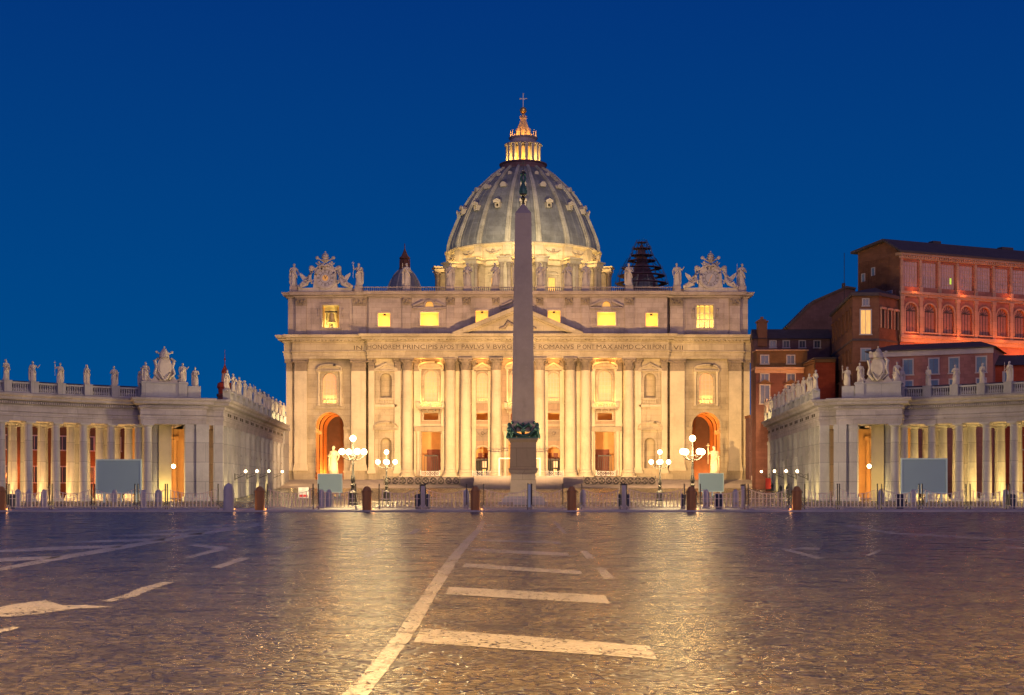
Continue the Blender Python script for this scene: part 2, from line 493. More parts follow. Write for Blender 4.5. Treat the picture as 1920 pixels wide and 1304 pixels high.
# painted road markings, worn through to the stones
def paint_material():
    m, nt, b = new_mat('worn_road_paint')
    v = coords(nt)
    f = noise(nt, v, 5.5, 6, 0.75); f2 = noise(nt, v, 0.8, 3)
    n = nt.nodes.new('ShaderNodeTexVoronoi'); n.inputs['Scale'].default_value = 8.6; n.feature = 'DISTANCE_TO_EDGE'
    n.inputs['Randomness'].default_value = 0.75; nt.links.new(v, n.inputs['Vector'])
    jt = ramp2(nt, n.outputs['Distance'], 0.01, 0.16)
    nt.links.new(mix_rgb(nt, (0.34, 0.33, 0.32), (0.57, 0.56, 0.55), f), b.inputs['Base Color'])
    b.inputs['Roughness'].default_value = 0.24
    b.inputs['Specular IOR Level'].default_value = 0.6
    s = nt.nodes.new('ShaderNodeMath'); s.operation = 'MULTIPLY_ADD'; s.inputs[1].default_value = 0.6
    nt.links.new(f2, s.inputs[0]); nt.links.new(f, s.inputs[2])
    s2 = nt.nodes.new('ShaderNodeMath'); s2.operation = 'MULTIPLY_ADD'; s2.inputs[1].default_value = -0.26
    nt.links.new(jt, s2.inputs[0]); nt.links.new(s.outputs[0], s2.inputs[2])
    a = ramp2(nt, s2.outputs[0], 0.71, 0.88)
    inv = nt.nodes.new('ShaderNodeInvert'); nt.links.new(a, inv.inputs['Color'])
    tr = nt.nodes.new('ShaderNodeBsdfTransparent'); mx = nt.nodes.new('ShaderNodeMixShader')
    fade = nt.nodes.new('ShaderNodeMath'); fade.operation = 'MULTIPLY'; fade.inputs[1].default_value = 0.95
    nt.links.new(inv.outputs[0], fade.inputs[0])
    nt.links.new(fade.outputs[0], mx.inputs[0]); nt.links.new(tr.outputs[0], mx.inputs[1]); nt.links.new(b.outputs[0], mx.inputs[2])
    nt.links.new(mx.outputs[0], nt.nodes['Material Output'].inputs['Surface'])
    bump(nt, b, mix_rgb(nt, jt, f, .35), 0.5, 0.03)
    return m
M['paint'] = paint_material()

rnd = random.Random(5)
def marking(pts, z=0.004):
    w_ = [gp(x, y) for x, y in pts]
    # ragged outline
    out = []
    for i in range(len(w_)):
        a = Vector(w_[i]); b_ = Vector(w_[(i + 1) % len(w_)])
        L = (b_ - a).length; n = max(1, min(14, int(L / 0.25)))
        for k_ in range(n):
            p = a.lerp(b_, k_ / n)
            j = 0.0 if k_ == 0 else rnd.uniform(-0.025, 0.025)
            out.append((p.x + j * 0.3, p.y + j, z))
    o = MB().add(out, [tuple(range(len(out)))])
    tag(o.build('road_marking', M['paint'], smooth=0), kind='structure')

for q in [
    [(905, 975), (893, 992), (869, 1015), (846, 1040), (797, 1108), (742, 1190), (676, 1270), (640, 1304), (620, 1325), (660, 1325), (690, 1304), (716, 1270), (776, 1190), (823, 1108), (866, 1040), (886, 1015), (905, 992), (909, 979)],
    [(790, 1179), (1217, 1212), (1232, 1237), (775, 1205)],
    [(843, 1101), (1135, 1117), (1144, 1133), (833, 1115)],
    [(872, 1057), (1088, 1071), (1094, 1078), (867, 1064)],
    [(888, 1029), (1064, 1037), (1069, 1044), (884, 1034)],
    [(902, 1012), (1050, 1016), (1053, 1020), (900, 1015)],
    [(904, 995), (1038, 998), (1040, 1001), (902, 998)],
    [(905, 984), (1025, 986), (1027, 988), (903, 986)],
    [(1087, 1033), (1101, 1034), (1117, 1049), (1100, 1049)],
    [(1118, 1066), (1135, 1067), (1153, 1085), (1132, 1086)],
    [(1036, 978), (1042, 978), (1064, 1001), (1056, 1001)],
    [(345, 1046), (358, 1047), (432, 1029), (422, 1026), (365, 1021), (350, 1023), (402, 1030)],
    [(394, 1065), (414, 1066), (470, 1047), (450, 1046)],
    [(517, 1033), (528, 1034), (557, 1023), (546, 1023)],
    [(527, 1068), (551, 1069), (550, 1070), (528, 1070)],
    [(677, 1045), (693, 1046), (722, 1028), (704, 1028)],
    [(765, 1001), (776, 1002), (790, 992), (779, 992)],
    [(0, 1139), (30, 1133), (85, 1126), (118, 1136), (160, 1135), (215, 1139), (140, 1142), (75, 1152), (20, 1157), (-20, 1157), (-20, 1144)],
    [(190, 1128), (225, 1119), (262, 1103), (305, 1092), (328, 1092), (290, 1104), (255, 1119), (208, 1129)],
    [(-10, 1190), (37, 1178), (24, 1176), (-10, 1183)],
    [(-10, 1067), (100, 1045), (230, 1023), (350, 1003), (480, 984), (500, 984), (350, 1008), (230, 1030), (100, 1053), (-10, 1073)],
    [(-10, 1032), (100, 1026), (232, 1022), (225, 1027), (100, 1032), (-10, 1037)],
    [(-10, 1047), (118, 1043), (100, 1048), (-10, 1055)],
    [(90, 1019), (200, 1013), (312, 1010), (306, 1014), (200, 1017)],
    [(198, 1006), (300, 1001), (384, 999), (376, 1003), (290, 1005)],
    [(280, 996), (440, 989), (436, 992), (288, 998)],
    [(350, 988), (492, 981), (484, 984), (352, 989.5)],
    [(103, 975), (170, 974), (172, 975.6), (103, 976.4)],
    [(1458, 1029), (1478, 1030), (1545, 1047), (1530, 1048)],
    [(1480, 1030), (1500, 1027), (1538, 1028), (1536, 1032), (1500, 1030)],
    [(1622, 1042), (1650, 1031), (1653, 1033), (1630, 1043)],
    [(1582, 987), (1590, 985.5), (1712, 991), (1712, 992), (1600, 987.5), (1680, 999.5), (1800, 1006), (1922, 1013), (1922, 1014.5), (1790, 1008), (1670, 1001.5)],
    [(1838, 977), (1900, 979), (1896, 980.6), (1838, 978.6)],
    [(1884, 1025), (1922, 1027), (1922, 1030), (1886, 1028)],
]: marking(q)

# ------------------------------------------------------------------ figures in stone
def figure(h=5.6, seed=0, arm=0, wings=False):
    """a robed standing figure; faces -y"""
    r = random.Random(seed * 7 + 3)
    m = MB()
    ph = r.uniform(0, 6); nf = r.choice([7, 9, 11]); sway = r.uniform(-0.03, 0.03) * h; lean = r.uniform(-0.015, .015) * h
    prof = [(0.0, .150, .120), (.03, .155, .125), (.15, .135, .105), (.32, .128, .100), (.45, .125, .10), (.53, .112, .09), (.60, .105, .08), (.70, .125, .088), (.78, .135, .085), (.815, .10, .07), (.835, .045, .045), (.86, .035, .036)]
    n = 22; vs = []
    for z, rx, ry in prof:
        ox = sway * math.sin(z * 3.4) + lean * z
        for i in range(n):
            a = 2 * PI * i / n
            f = 1 + (0.11 * (1 - z) * math.sin(nf * a + ph + z * 3) + 0.05 * math.sin(3 * a + ph * 2 + z * 9)) * (1 if z < .8 else .2)
            vs.append((ox + rx * h * f * math.cos(a), ry * h * f * math.sin(a), z * h))
    fs = [(j * n + i, j * n + (i + 1) % n, (j + 1) * n + (i + 1) % n, (j + 1) * n + i) for j in range(len(prof) - 1) for i in range(n)]
    fs += [tuple(range(n - 1, -1, -1)), tuple((len(prof) - 1) * n + i for i in range(n))]
    m.add(vs, fs)
    hx = sway * math.sin(.9 * 3.4) + lean
    m.ball((hx, -.008 * h, .92 * h), .058 * h, 12, 8, 0.86, 1.0, 1.22)
    m.ball((hx, .014 * h, .937 * h), .060 * h, 10, 6, 0.98, .95, 1.0)            # hair
    if seed % 3: m.ball((hx, -.042 * h, .873 * h), .034 * h, 8, 5, .9, .8, 1.3)   # beard
    m.ball((hx, -.064 * h, .917 * h), .012 * h, 6, 4, .8, 1, 1.6)                  # nose
    # cloak thrown over one shoulder
    sd = 1 if seed % 2 else -1
    m.tube([(sd * .11 * h, -.03 * h, .79 * h), (sd * .03 * h, -.10 * h, .64 * h), (-sd * .07 * h, -.11 * h, .50 * h), (-sd * .13 * h, -.03 * h, .36 * h)], [.035 * h, .04 * h, .045 * h, .03 * h], 7)
    m.tube([(sd * .125 * h, .03 * h, .78 * h), (sd * .16 * h, .04 * h, .5 * h), (sd * .15 * h, .03 * h, .12 * h), (sd * .12 * h, .02 * h, .02 * h)], [.04 * h, .05 * h, .055 * h, .02 * h], 7)
    def limb(s, el, ha, rr=(.042, .036, .024, .02)):
        sh = (s * .115 * h + sway * .5, 0, .785 * h)
        m.tube([sh, (el[0] * h, el[1] * h, el[2] * h), (ha[0] * h, ha[1] * h, ha[2] * h)], [rr[0] * h, rr[1] * h, rr[2] * h], 7)
        m.ball((ha[0] * h, ha[1] * h, ha[2] * h), .026 * h, 7, 5)
    if arm == 0:
        limb(-1, (-.18, -.02, .63), (-.05, -.13, .66)); limb(1, (.19, 0, .62), (.17, -.09, .49))
    elif arm == 1:
        limb(-1, (-.22, -.02, .70), (-.25, -.05, .90)); limb(1, (.18, 0, .62), (.06, -.13, .60))
        m.tube([(-.25 * h, -.05 * h, .35 * h), (-.25 * h, -.05 * h, 1.08 * h)], .010 * h, 5)
        m.box(-.31 * h, -.19 * h, -.06 * h, -.04 * h, .99 * h, 1.01 * h)
    elif arm == 2:
        limb(-1, (-.18, -.02, .62), (-.10, -.14, .58)); limb(1, (.19, -.02, .63), (.12, -.14, .60))
        m.cbox(.02 * h, -.15 * h, .62 * h, .12 * h, .04 * h, .15 * h, 0, .25)
    elif arm == 3:
        limb(-1, (-.18, 0, .62), (-.16, -.07, .46)); limb(1, (.22, -.02, .68), (.30, -.07, .80))
    elif arm == 4:
        limb(-1, (-.19, -.02, .64), (-.24, -.10, .56)); limb(1, (.18, 0, .62), (.05, -.13, .70))
        m.tube([(-.24 * h, -.1 * h, .0), (-.22 * h, -.1 * h, .96 * h)], .012 * h, 5)
    if wings:
        for s in (-1, 1):
            m.add([(s * .05 * h, .08 * h, .80 * h), (s * .30 * h, .14 * h, 1.0 * h), (s * .36 * h, .16 * h, .82 * h), (s * .28 * h, .14 * h, .55 * h), (s * .12 * h, .10 * h, .42 * h),
                   (s * .05 * h, .12 * h, .80 * h), (s * .30 * h, .18 * h, 1.0 * h), (s * .36 * h, .20 * h, .82 * h), (s * .28 * h, .18 * h, .55 * h), (s * .12 * h, .14 * h, .42 * h)],
                  [(0, 1, 2, 3, 4), (9, 8, 7, 6, 5), (0, 5, 6, 1), (1, 6, 7, 2), (2, 7, 8, 3), (3, 8, 9, 4), (4, 9, 5, 0)])
    return m

fig_cache = {}
def statue(loc, h, seed, arm, rz, label, group, plinth=None, mat=None, name='statue'):
    root = thing(name, label, 'statue', loc, rz, group)
    key = (round(h, 1), seed % 6, arm)
    mt = mat or M['statue']
    if key not in fig_cache:
        fig_cache[key] = figure(h, seed % 6, arm).build('body', mt, root, 60)
    else:
        o = fig_cache[key].copy(); col.objects.link(o); o.parent = root
    z0 = 0
    if plinth:
        pw, pd, phh = plinth
        kk = ('p', pw, pd, phh)
        if kk not in fig_cache:
            b_ = MB().box(-pw / 2, pw / 2, -pd / 2, pd / 2, -phh, 0)
            fig_cache[kk] = b_.build('plinth', mt, root, 0)
        else:
            o = fig_cache[kk].copy(); col.objects.link(o); o.parent = root
    return root

# ================================================================== THE CHURCH
church = thing('basilica', 'huge domed church with golden floodlit columned front standing behind the obelisk', 'church', (FX, FY, 0))

def leafy(m, x, y, z, dx, dy, h, w_):
    """one acanthus leaf curling outwards along (dx,dy)"""
    px, py = -dy, dx
    a = [(x - px * w_, y - py * w_, z), (x + px * w_, y + py * w_, z),
         (x + px * w_ * .9 + dx * .10 * h, y + py * w_ * .9 + dy * .10 * h, z + h * .7), (x - px * w_ * .9 + dx * .10 * h, y - py * w_ * .9 + dy * .10 * h, z + h * .7),
         (x + px * w_ * .5 + dx * .42 * h, y + py * w_ * .5 + dy * .42 * h, z + h), (x - px * w_ * .5 + dx * .42 * h, y - py * w_ * .5 + dy * .42 * h, z + h),
         (x + dx * .45 * h, y + dy * .45 * h, z + h * .75)]
    m.add(a, [(0, 1, 2, 3), (3, 2, 4, 5), (5, 4, 6)])

def round_capital(cx, cy, z0, h, r):
    m = MB()
    m.lathe([(r * .86, z0), (r * .95, z0 + h * .04), (r * .88, z0 + h * .08), (r * .9, z0 + h * .5), (r * 1.18, z0 + h * .86)], cx, cy, 18)
    for row, (zz, hh, n, ph) in enumerate([(z0 + h * .06, h * .38, 8, 0), (z0 + h * .34, h * .38, 8, PI / 8)]):
        for i in range(n):
            a = ph + 2 * PI * i / n
            leafy(m, cx + r * .93 * math.cos(a), cy + r * .93 * math.sin(a), zz, math.cos(a), math.sin(a), hh, r * .27)
    for i in range(4):
        a = PI / 4 + PI / 2 * i
        m.tube([(cx + r * .9 * math.cos(a), cy + r * .9 * math.sin(a), z0 + h * .62), (cx + r * 1.45 * math.cos(a), cy + r * 1.45 * math.sin(a), z0 + h * .86)], [h * .05, h * .09], 6)
        m.ball((cx + r * 1.42 * math.cos(a), cy + r * 1.42 * math.sin(a), z0 + h * .80), h * .10, 7, 5)
    m.box(cx - r * 1.25, cx + r * 1.25, cy - r * 1.25, cy + r * 1.25, z0 + h * .88, z0 + h)
    return m

def flat_capital(cx, yf, w_, z0, h, dep=0.9):
    m = MB()
    hw = w_ / 2
    m.box(cx - hw, cx + hw, yf, yf + dep, z0, z0 + h * .86)
    m.box(cx - hw - .06, cx + hw + .06, yf - .06, yf + dep, z0 - .02, z0 + h * .07)
    n = max(3, round(w_ / .75))
    for row, (zz, hh) in enumerate([(z0 + h * .07, h * .36), (z0 + h * .36, h * .34)]):
        k_ = n + row
        for i in range(k_):
            x = cx - hw + (i + .5) * w_ / k_
            leafy(m, x, yf - .02, zz, 0, -1, hh, w_ / k_ * .44)
        for s in (-1, 1):
            leafy(m, cx + s * hw, yf + .35, zz, s, 0, hh, .3)
    for s in (-1, 1):
        m.ball((cx + s * (hw + .12), yf - .15, z0 + h * .78), h * .115, 8, 5)
        m.tube([(cx + s * hw * .25, yf - .05, z0 + h * .62), (cx + s * (hw + .05), yf - .15, z0 + h * .84)], [h * .04, h * .07], 6)
    m.ball((cx, yf - .12, z0 + h * .88), h * .08, 7, 5)
    m.box(cx - hw - .32, cx + hw + .32, yf - .32, yf + dep, z0 + h * .88, z0 + h)
    return m

ZB, ZC, ZA, ZK = 5.3, 31.2, 34.2, 40.0     # column foot, capital foot, architrave, main cornice top
E_ = [33.8]
# --- main wall sheets
WY, NY, CY = 1.9, 0.9, 2.4    # wall planes: wings, niche bays, centre
wall = MB()
arch_hole = [arch(46.5 - .0, 3.5, 3.0, 17.6, 16)]
wing_holes = [arch(46.5, 3.5, 3.2, 17.6, 16), arch(46.5, 1.75, 23.2, 29.2)]
wing = MB().wall([(36.8, 2.5), (55.2, 2.5), (55.2, ZA), (36.8, ZA)], wing_holes, WY, 1.6)
wallL = MB(); wall.join(wing); wallL.join(wing.mirror())
niche = MB().wall([(26.2, 2.5), (36.8, 2.5), (36.8, ZA), (26.2, ZA)], [arch(32.5, 1.45, 24.6, 29.2), arch(32.5, 1.35, 7.2, 13.4)], NY, 0.5)
niche.box(36.8, 36.95, NY, WY, 2.5, ZA)
niche.box(25.9, 26.2, NY, CY, 2.5, ZA)
for (hw, z0, z1) in ((1.45, 24.6, 29.2), (1.35, 7.2, 13.4)):
    niche.lathe([(hw, z0), (hw, z1)] + [(hw * math.cos(t), z1 + hw * math.sin(t)) for t in [PI / 2 * i / 6 for i in range(1, 7)]], 32.5, NY + .5, 12, 0, PI)
    niche.box(32.5 - hw, 32.5 + hw, NY + .5, NY + 2.2, z0 - .3, z0)
wall.join(niche); wallL.join(niche.mirror())
ch = []
for c in (-21.5, 0, 21.5):
    ch += [arch(c, 1.7, 23.7, 29.7), rect(c, 1.8, 19.2, 20.9), rect(c, 2.35, ZB, 16.2)]
for c in (-8.8, 8.8):
    ch += [arch(c, 1.45, 23.7, 29.5), rect(c, 1.45, 19.1, 21.0), arch(c, 1.65, ZB, 10.9)]
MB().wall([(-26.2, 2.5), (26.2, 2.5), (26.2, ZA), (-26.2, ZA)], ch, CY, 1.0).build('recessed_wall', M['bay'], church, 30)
# outer end returns
for s in (-1, 1):
    x0, x1 = sorted((s * 55.2, s * 57.3))
    (wall if s > 0 else wallL).box(x0, x1, WY + .9, WY + 30, 2.0, ZA)
wall.build('front_wall', M['trav'], church, 30)
wallL.build('front_wall', M['trav'], church, 30)

# --- plinth course all along
path_lo = [(-57.6, 20), (-57.6, 2.9), (-55.4, 2.9), (-55.4, 1.5), (-36.8, 1.5), (-36.8, .4), (-26.6, .4), (-26.6, 1.9)]
pl = MB()
for s in (-1, 1):
    for (a, b_, y) in ((36.9, 43.0, 1.25), (50.0, 55.4, 1.25)):
        x0, x1 = sorted((s * a, s * b_)); pl.box(x0, x1, y, 3.4, 1.5, 6.2); pl.box(x0 - .15, x1 + .15, y - .15, 3.4, 6.2, 6.6); pl.box(x0 - .25, x1 + .25, y - .3, 3.4, 1.5, 2.9)
    x0, x1 = sorted((s * 27.2, s * 36.8)); pl.box(x0, x1, .5, 2.4, 1.5, 5.6); pl.box(x0, x1, .35, 2.4, 5.6, 5.9)
pl.build('plinth', M['trav'], church, 0)

# --- pilasters
def pilaster(cx, w_, yf, dep, z0=6.6, z1=ZC):
    m = MB()
    m.box(cx - w_ / 2, cx + w_ / 2, yf, yf + dep, z0, z1)
    m.box(cx - w_ / 2 - .35, cx + w_ / 2 + .35, yf - .35, yf + dep, z0 - .001, z0 + .7)
    m.box(cx - w_ / 2 - .18, cx + w_ / 2 + .18, yf - .18, yf + dep, z0 + .7, z0 + 1.5)
    return m
for s in (-1, 1):
    for (cx, w_, yf, dep) in ((53.6, 3.1, WY - .8, .85), (39.3, 3.6, WY - .8, .85), (56.6, 1.5, WY + .3, .7)):
        z0 = 6.6
        p = pilaster(s * cx, w_, yf, dep, z0).build('pilaster', M['trav2'], church, 0)
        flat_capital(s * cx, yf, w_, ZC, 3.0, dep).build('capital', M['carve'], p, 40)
    for (cx, w_, yf, dep) in ((36.0, 1.4, NY - .7, .75), (29.6, 1.5, NY - .7, .75)):
        p = pilaster(s * cx, w_, yf, dep, 5.9).build('pilaster', M['trav2'], church, 0)
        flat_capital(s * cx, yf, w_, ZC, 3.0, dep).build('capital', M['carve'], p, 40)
    for (cx, w_, yf, dep) in ((24.9, 1.6, CY - .7, .75), (18.4, 1.3, CY - .7, .75), (14.7, 1.5, CY - .6, .65), (10.9, 1.0, CY - .6, .65), (6.9, 1.0, CY - .6, .65)):
        p = pilaster(s * cx, w_, yf, dep, ZB).build('pilaster', M['trav2'], church, 0)
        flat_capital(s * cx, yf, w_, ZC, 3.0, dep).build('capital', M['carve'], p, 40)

# --- giant columns
def col_prof(r):
    z0 = ZB
    pts = [(r * 1.32, z0), (r * 1.32, z0 + .45), (r * 1.25, z0 + .5), (r * 1.28, z0 + .75), (r * 1.12, z0 + .95), (r * 1.12, z0 + 1.15), (r * 1.17, z0 + 1.35), (r * 1.03, z0 + 1.6)]
    H = ZC - z0
    for i in range(9):
        t = i / 8
        pts.append((r * (1.0 - 0.145 * t ** 1.7), z0 + 1.65 + (H - 1.65) * t))
    return pts
for cx, cy in [(s * x, y) for s in (-1, 1) for x, y in ((27.2, .2), (16.6, -.1), (12.8, -.9), (5.3, -.9))]:
    r = 1.36
    c = MB().lathe(col_prof(r), cx, cy, 28)
    c.box(cx - r * 1.4, cx + r * 1.4, cy - r * 1.4, cy + r * 1.4, ZB - 1.0, ZB + .002)
    p = c.build('column', M['trav2'], church, 40)
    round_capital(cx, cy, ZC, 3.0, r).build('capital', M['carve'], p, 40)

# --- entablature: architrave, frieze, cornice, swept round every break
def ent_path():
    half = [(15.6, -1.45), (15.6, -1.25), (36.9, -1.25), (36.9, .95), (55.6, .95), (55.6, 2.1), (57.8, 2.1), (57.8, 28)]
    return [(-x, y) for x, y in reversed(half)] + half
ep = ent_path()
en = MB()
en.mould(ep, [(-3.4, ZA), (0, ZA), (0, ZA + .75), (.12, ZA + .78), (.12, ZA + 1.5), (.38, ZA + 1.62), (.38, ZA + 1.9), (.05, ZA + 1.95),
              (.05, 38.15), (.3, 38.25), (.38, 38.6), (1.3, 38.75), (1.35, 39.15), (1.75, 39.3), (2.0, 39.85), (2.0, ZK), (-3.4, ZK + .02)])
# dentils under the cornice
for a, b_ in zip(ep[:-1], ep[1:]):
    if abs(a[1] - b_[1]) < .01 and abs(a[0] - b_[0]) > 4:
        n = int(abs(b_[0] - a[0]) / .9)
        for i in range(n):
            x = a[0] + (b_[0] - a[0]) * (i + .5) / n
            en.box(x - .28, x + .28, a[1] - 1.05, a[1] + .0, 38.42, 38.745)
en.box(-15.3, 15.3, -1.4, 2.4, ZA + .02, ZK - .05)
en.build('entablature', M['trav'], church, 30)

# --- the inscription
def inscription(body, p0, p1, y, size=1.55, z=36.4):
    x0, x1 = (p0 - 971) / 7.625, (p1 - 971) / 7.625
    d = bpy.data.curves.new('inscription', 'FONT')
    d.body = body; d.size = size; d.extrude = .03; d.align_x = 'LEFT'
    tmp = bpy.data.objects.new('tmp_text', d); col.objects.link(tmp)
    bpy.context.view_layer.update()
    me = bpy.data.meshes.new_from_object(tmp)
    bpy.data.objects.remove(tmp)
    xs_ = [v.co.x for v in me.vertices]; a_, b2 = min(xs_), max(xs_)
    for v in me.vertices:
        v.co = ((v.co.x - a_) / (b2 - a_) * (x1 - x0) + x0, y - v.co.z, v.co.y + z)
    me.materials.clear(); me.materials.append(M['ink'])
    o = bpy.data.objects.new('inscription', me); col.objects.link(o); o.parent = church
# the words run across the wing, the projecting middle and the other wing
for w_, p0, p1, y in (('IN', 663, 678, .91), ('HONOREM', 690, 751, -1.29), ('PRINCIPIS', 756, 821, -1.29), ('APOS', 825, 851, -1.29), ('T', 854, 861, -1.49), ('PAVLVS', 866, 908, -1.49), ('V', 912, 919, -1.49),
                      ('BVRGHESIVS', 925, 1004, -1.49), ('ROMANVS', 1010, 1075, -1.49), ('P', 1082, 1088, -1.49), ('ONT', 1092, 1114, -1.29), ('MAX', 1118, 1148, -1.29), ('AN', 1151, 1165, -1.29), ('MD', 1168, 1187, -1.29), ('CXII', 1190, 1219, -1.29), ('PONT', 1223, 1250, -1.29), ('VII', 1263, 1281, .91)):
    inscription(w_, p0, p1, y)

# --- pediment over the four middle columns
pd = MB()
pd.ext([(-14.2, ZK), (14.2, ZK), (0, 46.0)], -1.7, 1.4)
for s in (-1, 1):
    q = MB()
    q.ext([(s * 15.9, ZK + .02), (s * 15.9, ZK + .3), (0, 46.9), (0, 45.9), (s * 13.6, ZK + .02)], -3.4, 1.3)
    q.ext([(s * 14.6, ZK + .02), (0, 46.2), (0, 45.4), (s * 12.9, ZK + .02)], -2.7, -1.0)
    pd.join(q)
pd.build('pediment', M['trav'], church, 0)
sh = MB()
sh.ball((0, -2.2, 43.2), 1.1, 12, 8, 1, .5, 1.3); sh.ball((0, -2.3, 44.9), .55, 10, 6)
for s in (-1, 1):
    sh.tube([(s * 1.2, -2.2, 42.2), (s * 2.4, -2.2, 42.9), (s * 3.2, -2.2, 41.6), (s * 4.6, -2.2, 41.3)], [.35, .5, .4, .2], 7)
sh.build('pediment_relief', M['carve'], church, 60)

# --- openings: frames, pediments, panes, balconies
def frame(cx, hw, z0, z1, y, t=.45, d=.3, arched=False, name='window_frame', mat='trav', base=True):
    m = MB()
    if arched:
        o = arch(cx, hw + t, z0, z1, 12); i_ = arch(cx, hw, z0, z1, 12)
        m.wall(o, [], y, 0) if False else None
        n = len(o)
        vs = []
        for l, yy in ((o, y), (i_, y), (o, y - d), (i_, y - d)):
            vs += [(p[0], yy, p[1]) for p in l]
        fs = []
        for k_ in range(1, n - 0):
            a, b_ = k_, (k_ + 1) % n
            if k_ == 0: continue
            fs += [(2 * n + a, 2 * n + b_, 3 * n + b_, 3 * n + a), (a, b_, 2 * n + b_, 2 * n + a), (n + a, n + b_, 3 * n + b_, 3 * n + a)]
        m.add(vs, fs)
    else:
        m.box(cx - hw - t, cx - hw, y - d, y, z0, z1 + t); m.box(cx + hw, cx + hw + t, y - d, y, z0, z1 + t)
        m.box(cx - hw, cx + hw, y - d, y, z1, z1 + t)
    if base: m.box(cx - hw - t * 1.3, cx + hw + t * 1.3, y - d - .12, y, z0 - t * .9, z0)
    return m

def seg_pediment(cx, hw, z, h, y, d=1.1):
    n = 14; m = MB()
    up = [(cx + hw * math.cos(PI - PI * i / n), z + .45 + h * math.sin(PI * i / n) ** .8) for i in range(n + 1)]
    lo = [(cx + (hw - .35) * math.cos(PI - PI * i / n), z + .45 + (h - .45) * math.sin(PI * i / n) ** .8) for i in range(n + 1)]
    m.ext([(cx - hw, z), (cx + hw, z), (cx + hw, z + .45), (cx - hw, z + .45)], y - d, y)
    for i in range(n):
        m.ext([up[i], up[i + 1], lo[i + 1], lo[i]], y - d, y)
    m.ext([(cx - hw + .35, z + .44)] + lo[1:-1] + [(cx + hw - .35, z + .44)], y - d * .45, y)
    return m

def tri_pediment(cx, hw, z, h, y, d=1.0):
    m = MB()
    m.box(cx - hw, cx + hw, y - d, y, z, z + .38)
    m.ext([(cx - hw + .3, z + .38), (cx + hw - .3, z + .38), (cx, z + h)], y - d * .45, y)
    for s in (-1, 1):
        m.ext([(cx + s * hw, z + .38), (cx + s * hw, z + .7), (cx, z + h + .42), (cx, z + h - .02), (cx + s * (hw - .7), z + .39)], y - d, y)
    return m

def mullions(cx, hw, z0, z1, y, nx=3, nz=6, top=True):
    m = MB()
    for i in range(1, nx + 1):
        x = cx - hw + 2 * hw * i / (nx + 1)
        zt = z1 + (math.sqrt(max(0, hw * hw - (x - cx) ** 2)) if top else 0)
        m.box(x - .05, x + .05, y - .06, y, z0, zt)
    for i in range(1, nz + 1):
        z = z0 + (z1 - z0) * i / nz
        m.box(cx - hw, cx + hw, y - .055, y, z - .045, z + .045)
    return m

def balusters(m, x0, x1, y, z0, h, step=.34, r=.11, rail=True, n=6):
    k_ = max(1, int(round((x1 - x0) / step)))
    for i in range(k_):
        x = x0 + (x1 - x0) * (i + .5) / k_
        m.lathe([(r * .7, z0 + h * .12), (r * 1.25, z0 + h * .35), (r * .55, z0 + h * .62), (r * .75, z0 + h * .84)], x, y, n)
    if rail:
        m.box(x0, x1, y - .2, y + .2, z0, z0 + h * .12); m.box(x0, x1, y - .24, y + .24, z0 + h * .84, z0 + h)

def big_window(cx, y, hw, z0, zs, seg=True, balcony=False, sill_light=900, ped_hw=3.2):
    root = frame(cx, hw, z0, zs, y, .5, .35, True).build('window', M['trav'], church, 30)
    pane = MB().ext(arch(cx, hw, z0, zs), y + .62, y + .66).build('pane', M['paneS'], root, 0)
    mullions(cx, hw, z0, zs, y + .58).build('mullion', M['trav2'], root, 0)
    # small columns at the sides and the hood above
    for s in (-1, 1):
        x = cx + s * (hw + .95)
        MB().lathe([(.42, z0 - .6), (.42, z0 - .3), (.3, z0 - .2), (.27, zs + 1.4), (.42, zs + 1.8), (.42, zs + 2.0)], x, y - .45, 12).build('small_column', M['trav2'], root, 40)
    zp = zs + 2.0
    pm = seg_pediment(cx, ped_hw, zp, 1.5, y, 1.15) if seg else tri_pediment(cx, ped_hw, zp, 1.5, y, 1.0)
    pm.build('hood', M['trav'], root, 30)
    if balcony:
        b_ = MB().box(cx - 3.2, cx + 3.2, y - 2.3, y, z0 - 1.9, z0 - 1.5)
        for i in range(4):
            x = cx - 2.55 + 1.7 * i
            b_.ext([(x - .22, z0 - 1.9), (x + .22, z0 - 1.9), (x + .22, z0 - 2.8), (x - .22, z0 - 2.8)], y - 1.0, y)
            b_.box(x - .22, x + .22, y - 2.0, y, z0 - 2.3, z0 - 1.9)
        bo = b_.build('balcony', M['trav'], church, 0)
        r_ = MB(); balusters(r_, cx - 3.0, cx + 3.0, y - 2.1, z0 - 1.5, 1.15, .4, .13)
        for x in (cx - 3.1, cx, cx + 3.1): r_.box(x - .22, x + .22, y - 2.35, y - 1.85, z0 - 1.5, z0 - .3)
        r_.build('balustrade', M['trav2'], bo, 40)
        for s in (-1, 1): point((FX + cx + s * 1.1, FY + y - 1.0, z0 - 1.2), sill_light, GOLD, .12)
    else:
        r_ = MB(); balusters(r_, cx - hw, cx + hw, y - .0, z0 - .0, 1.0, .4, .12)
        r_.build('balustrade', M['trav2'], root, 40)
        for s in (-1, 1): point((FX + cx + s * .6, FY + y + .35, z0 + .25), sill_light * .28, GOLD, .08)
    return root

for c in (-21.5, 0, 21.5): big_window(c, CY, 1.7, 23.7, 29.7, True, True)
for c in (-8.8, 8.8): big_window(c, CY, 1.45, 23.7, 29.5, False, False, ped_hw=2.3)
for c in (-46.5, 46.5): big_window(c, WY, 1.75, 23.2, 29.0, True, False, 4200)

# square openings over the doors
for c in (-21.5, 0, 21.5, -8.8, 8.8):
    hw = 1.8 if abs(c) != 8.8 else 1.45
    frame(c, hw, 19.15, 20.95, CY, .35, .2).build('opening_frame', M['trav'], church, 0)
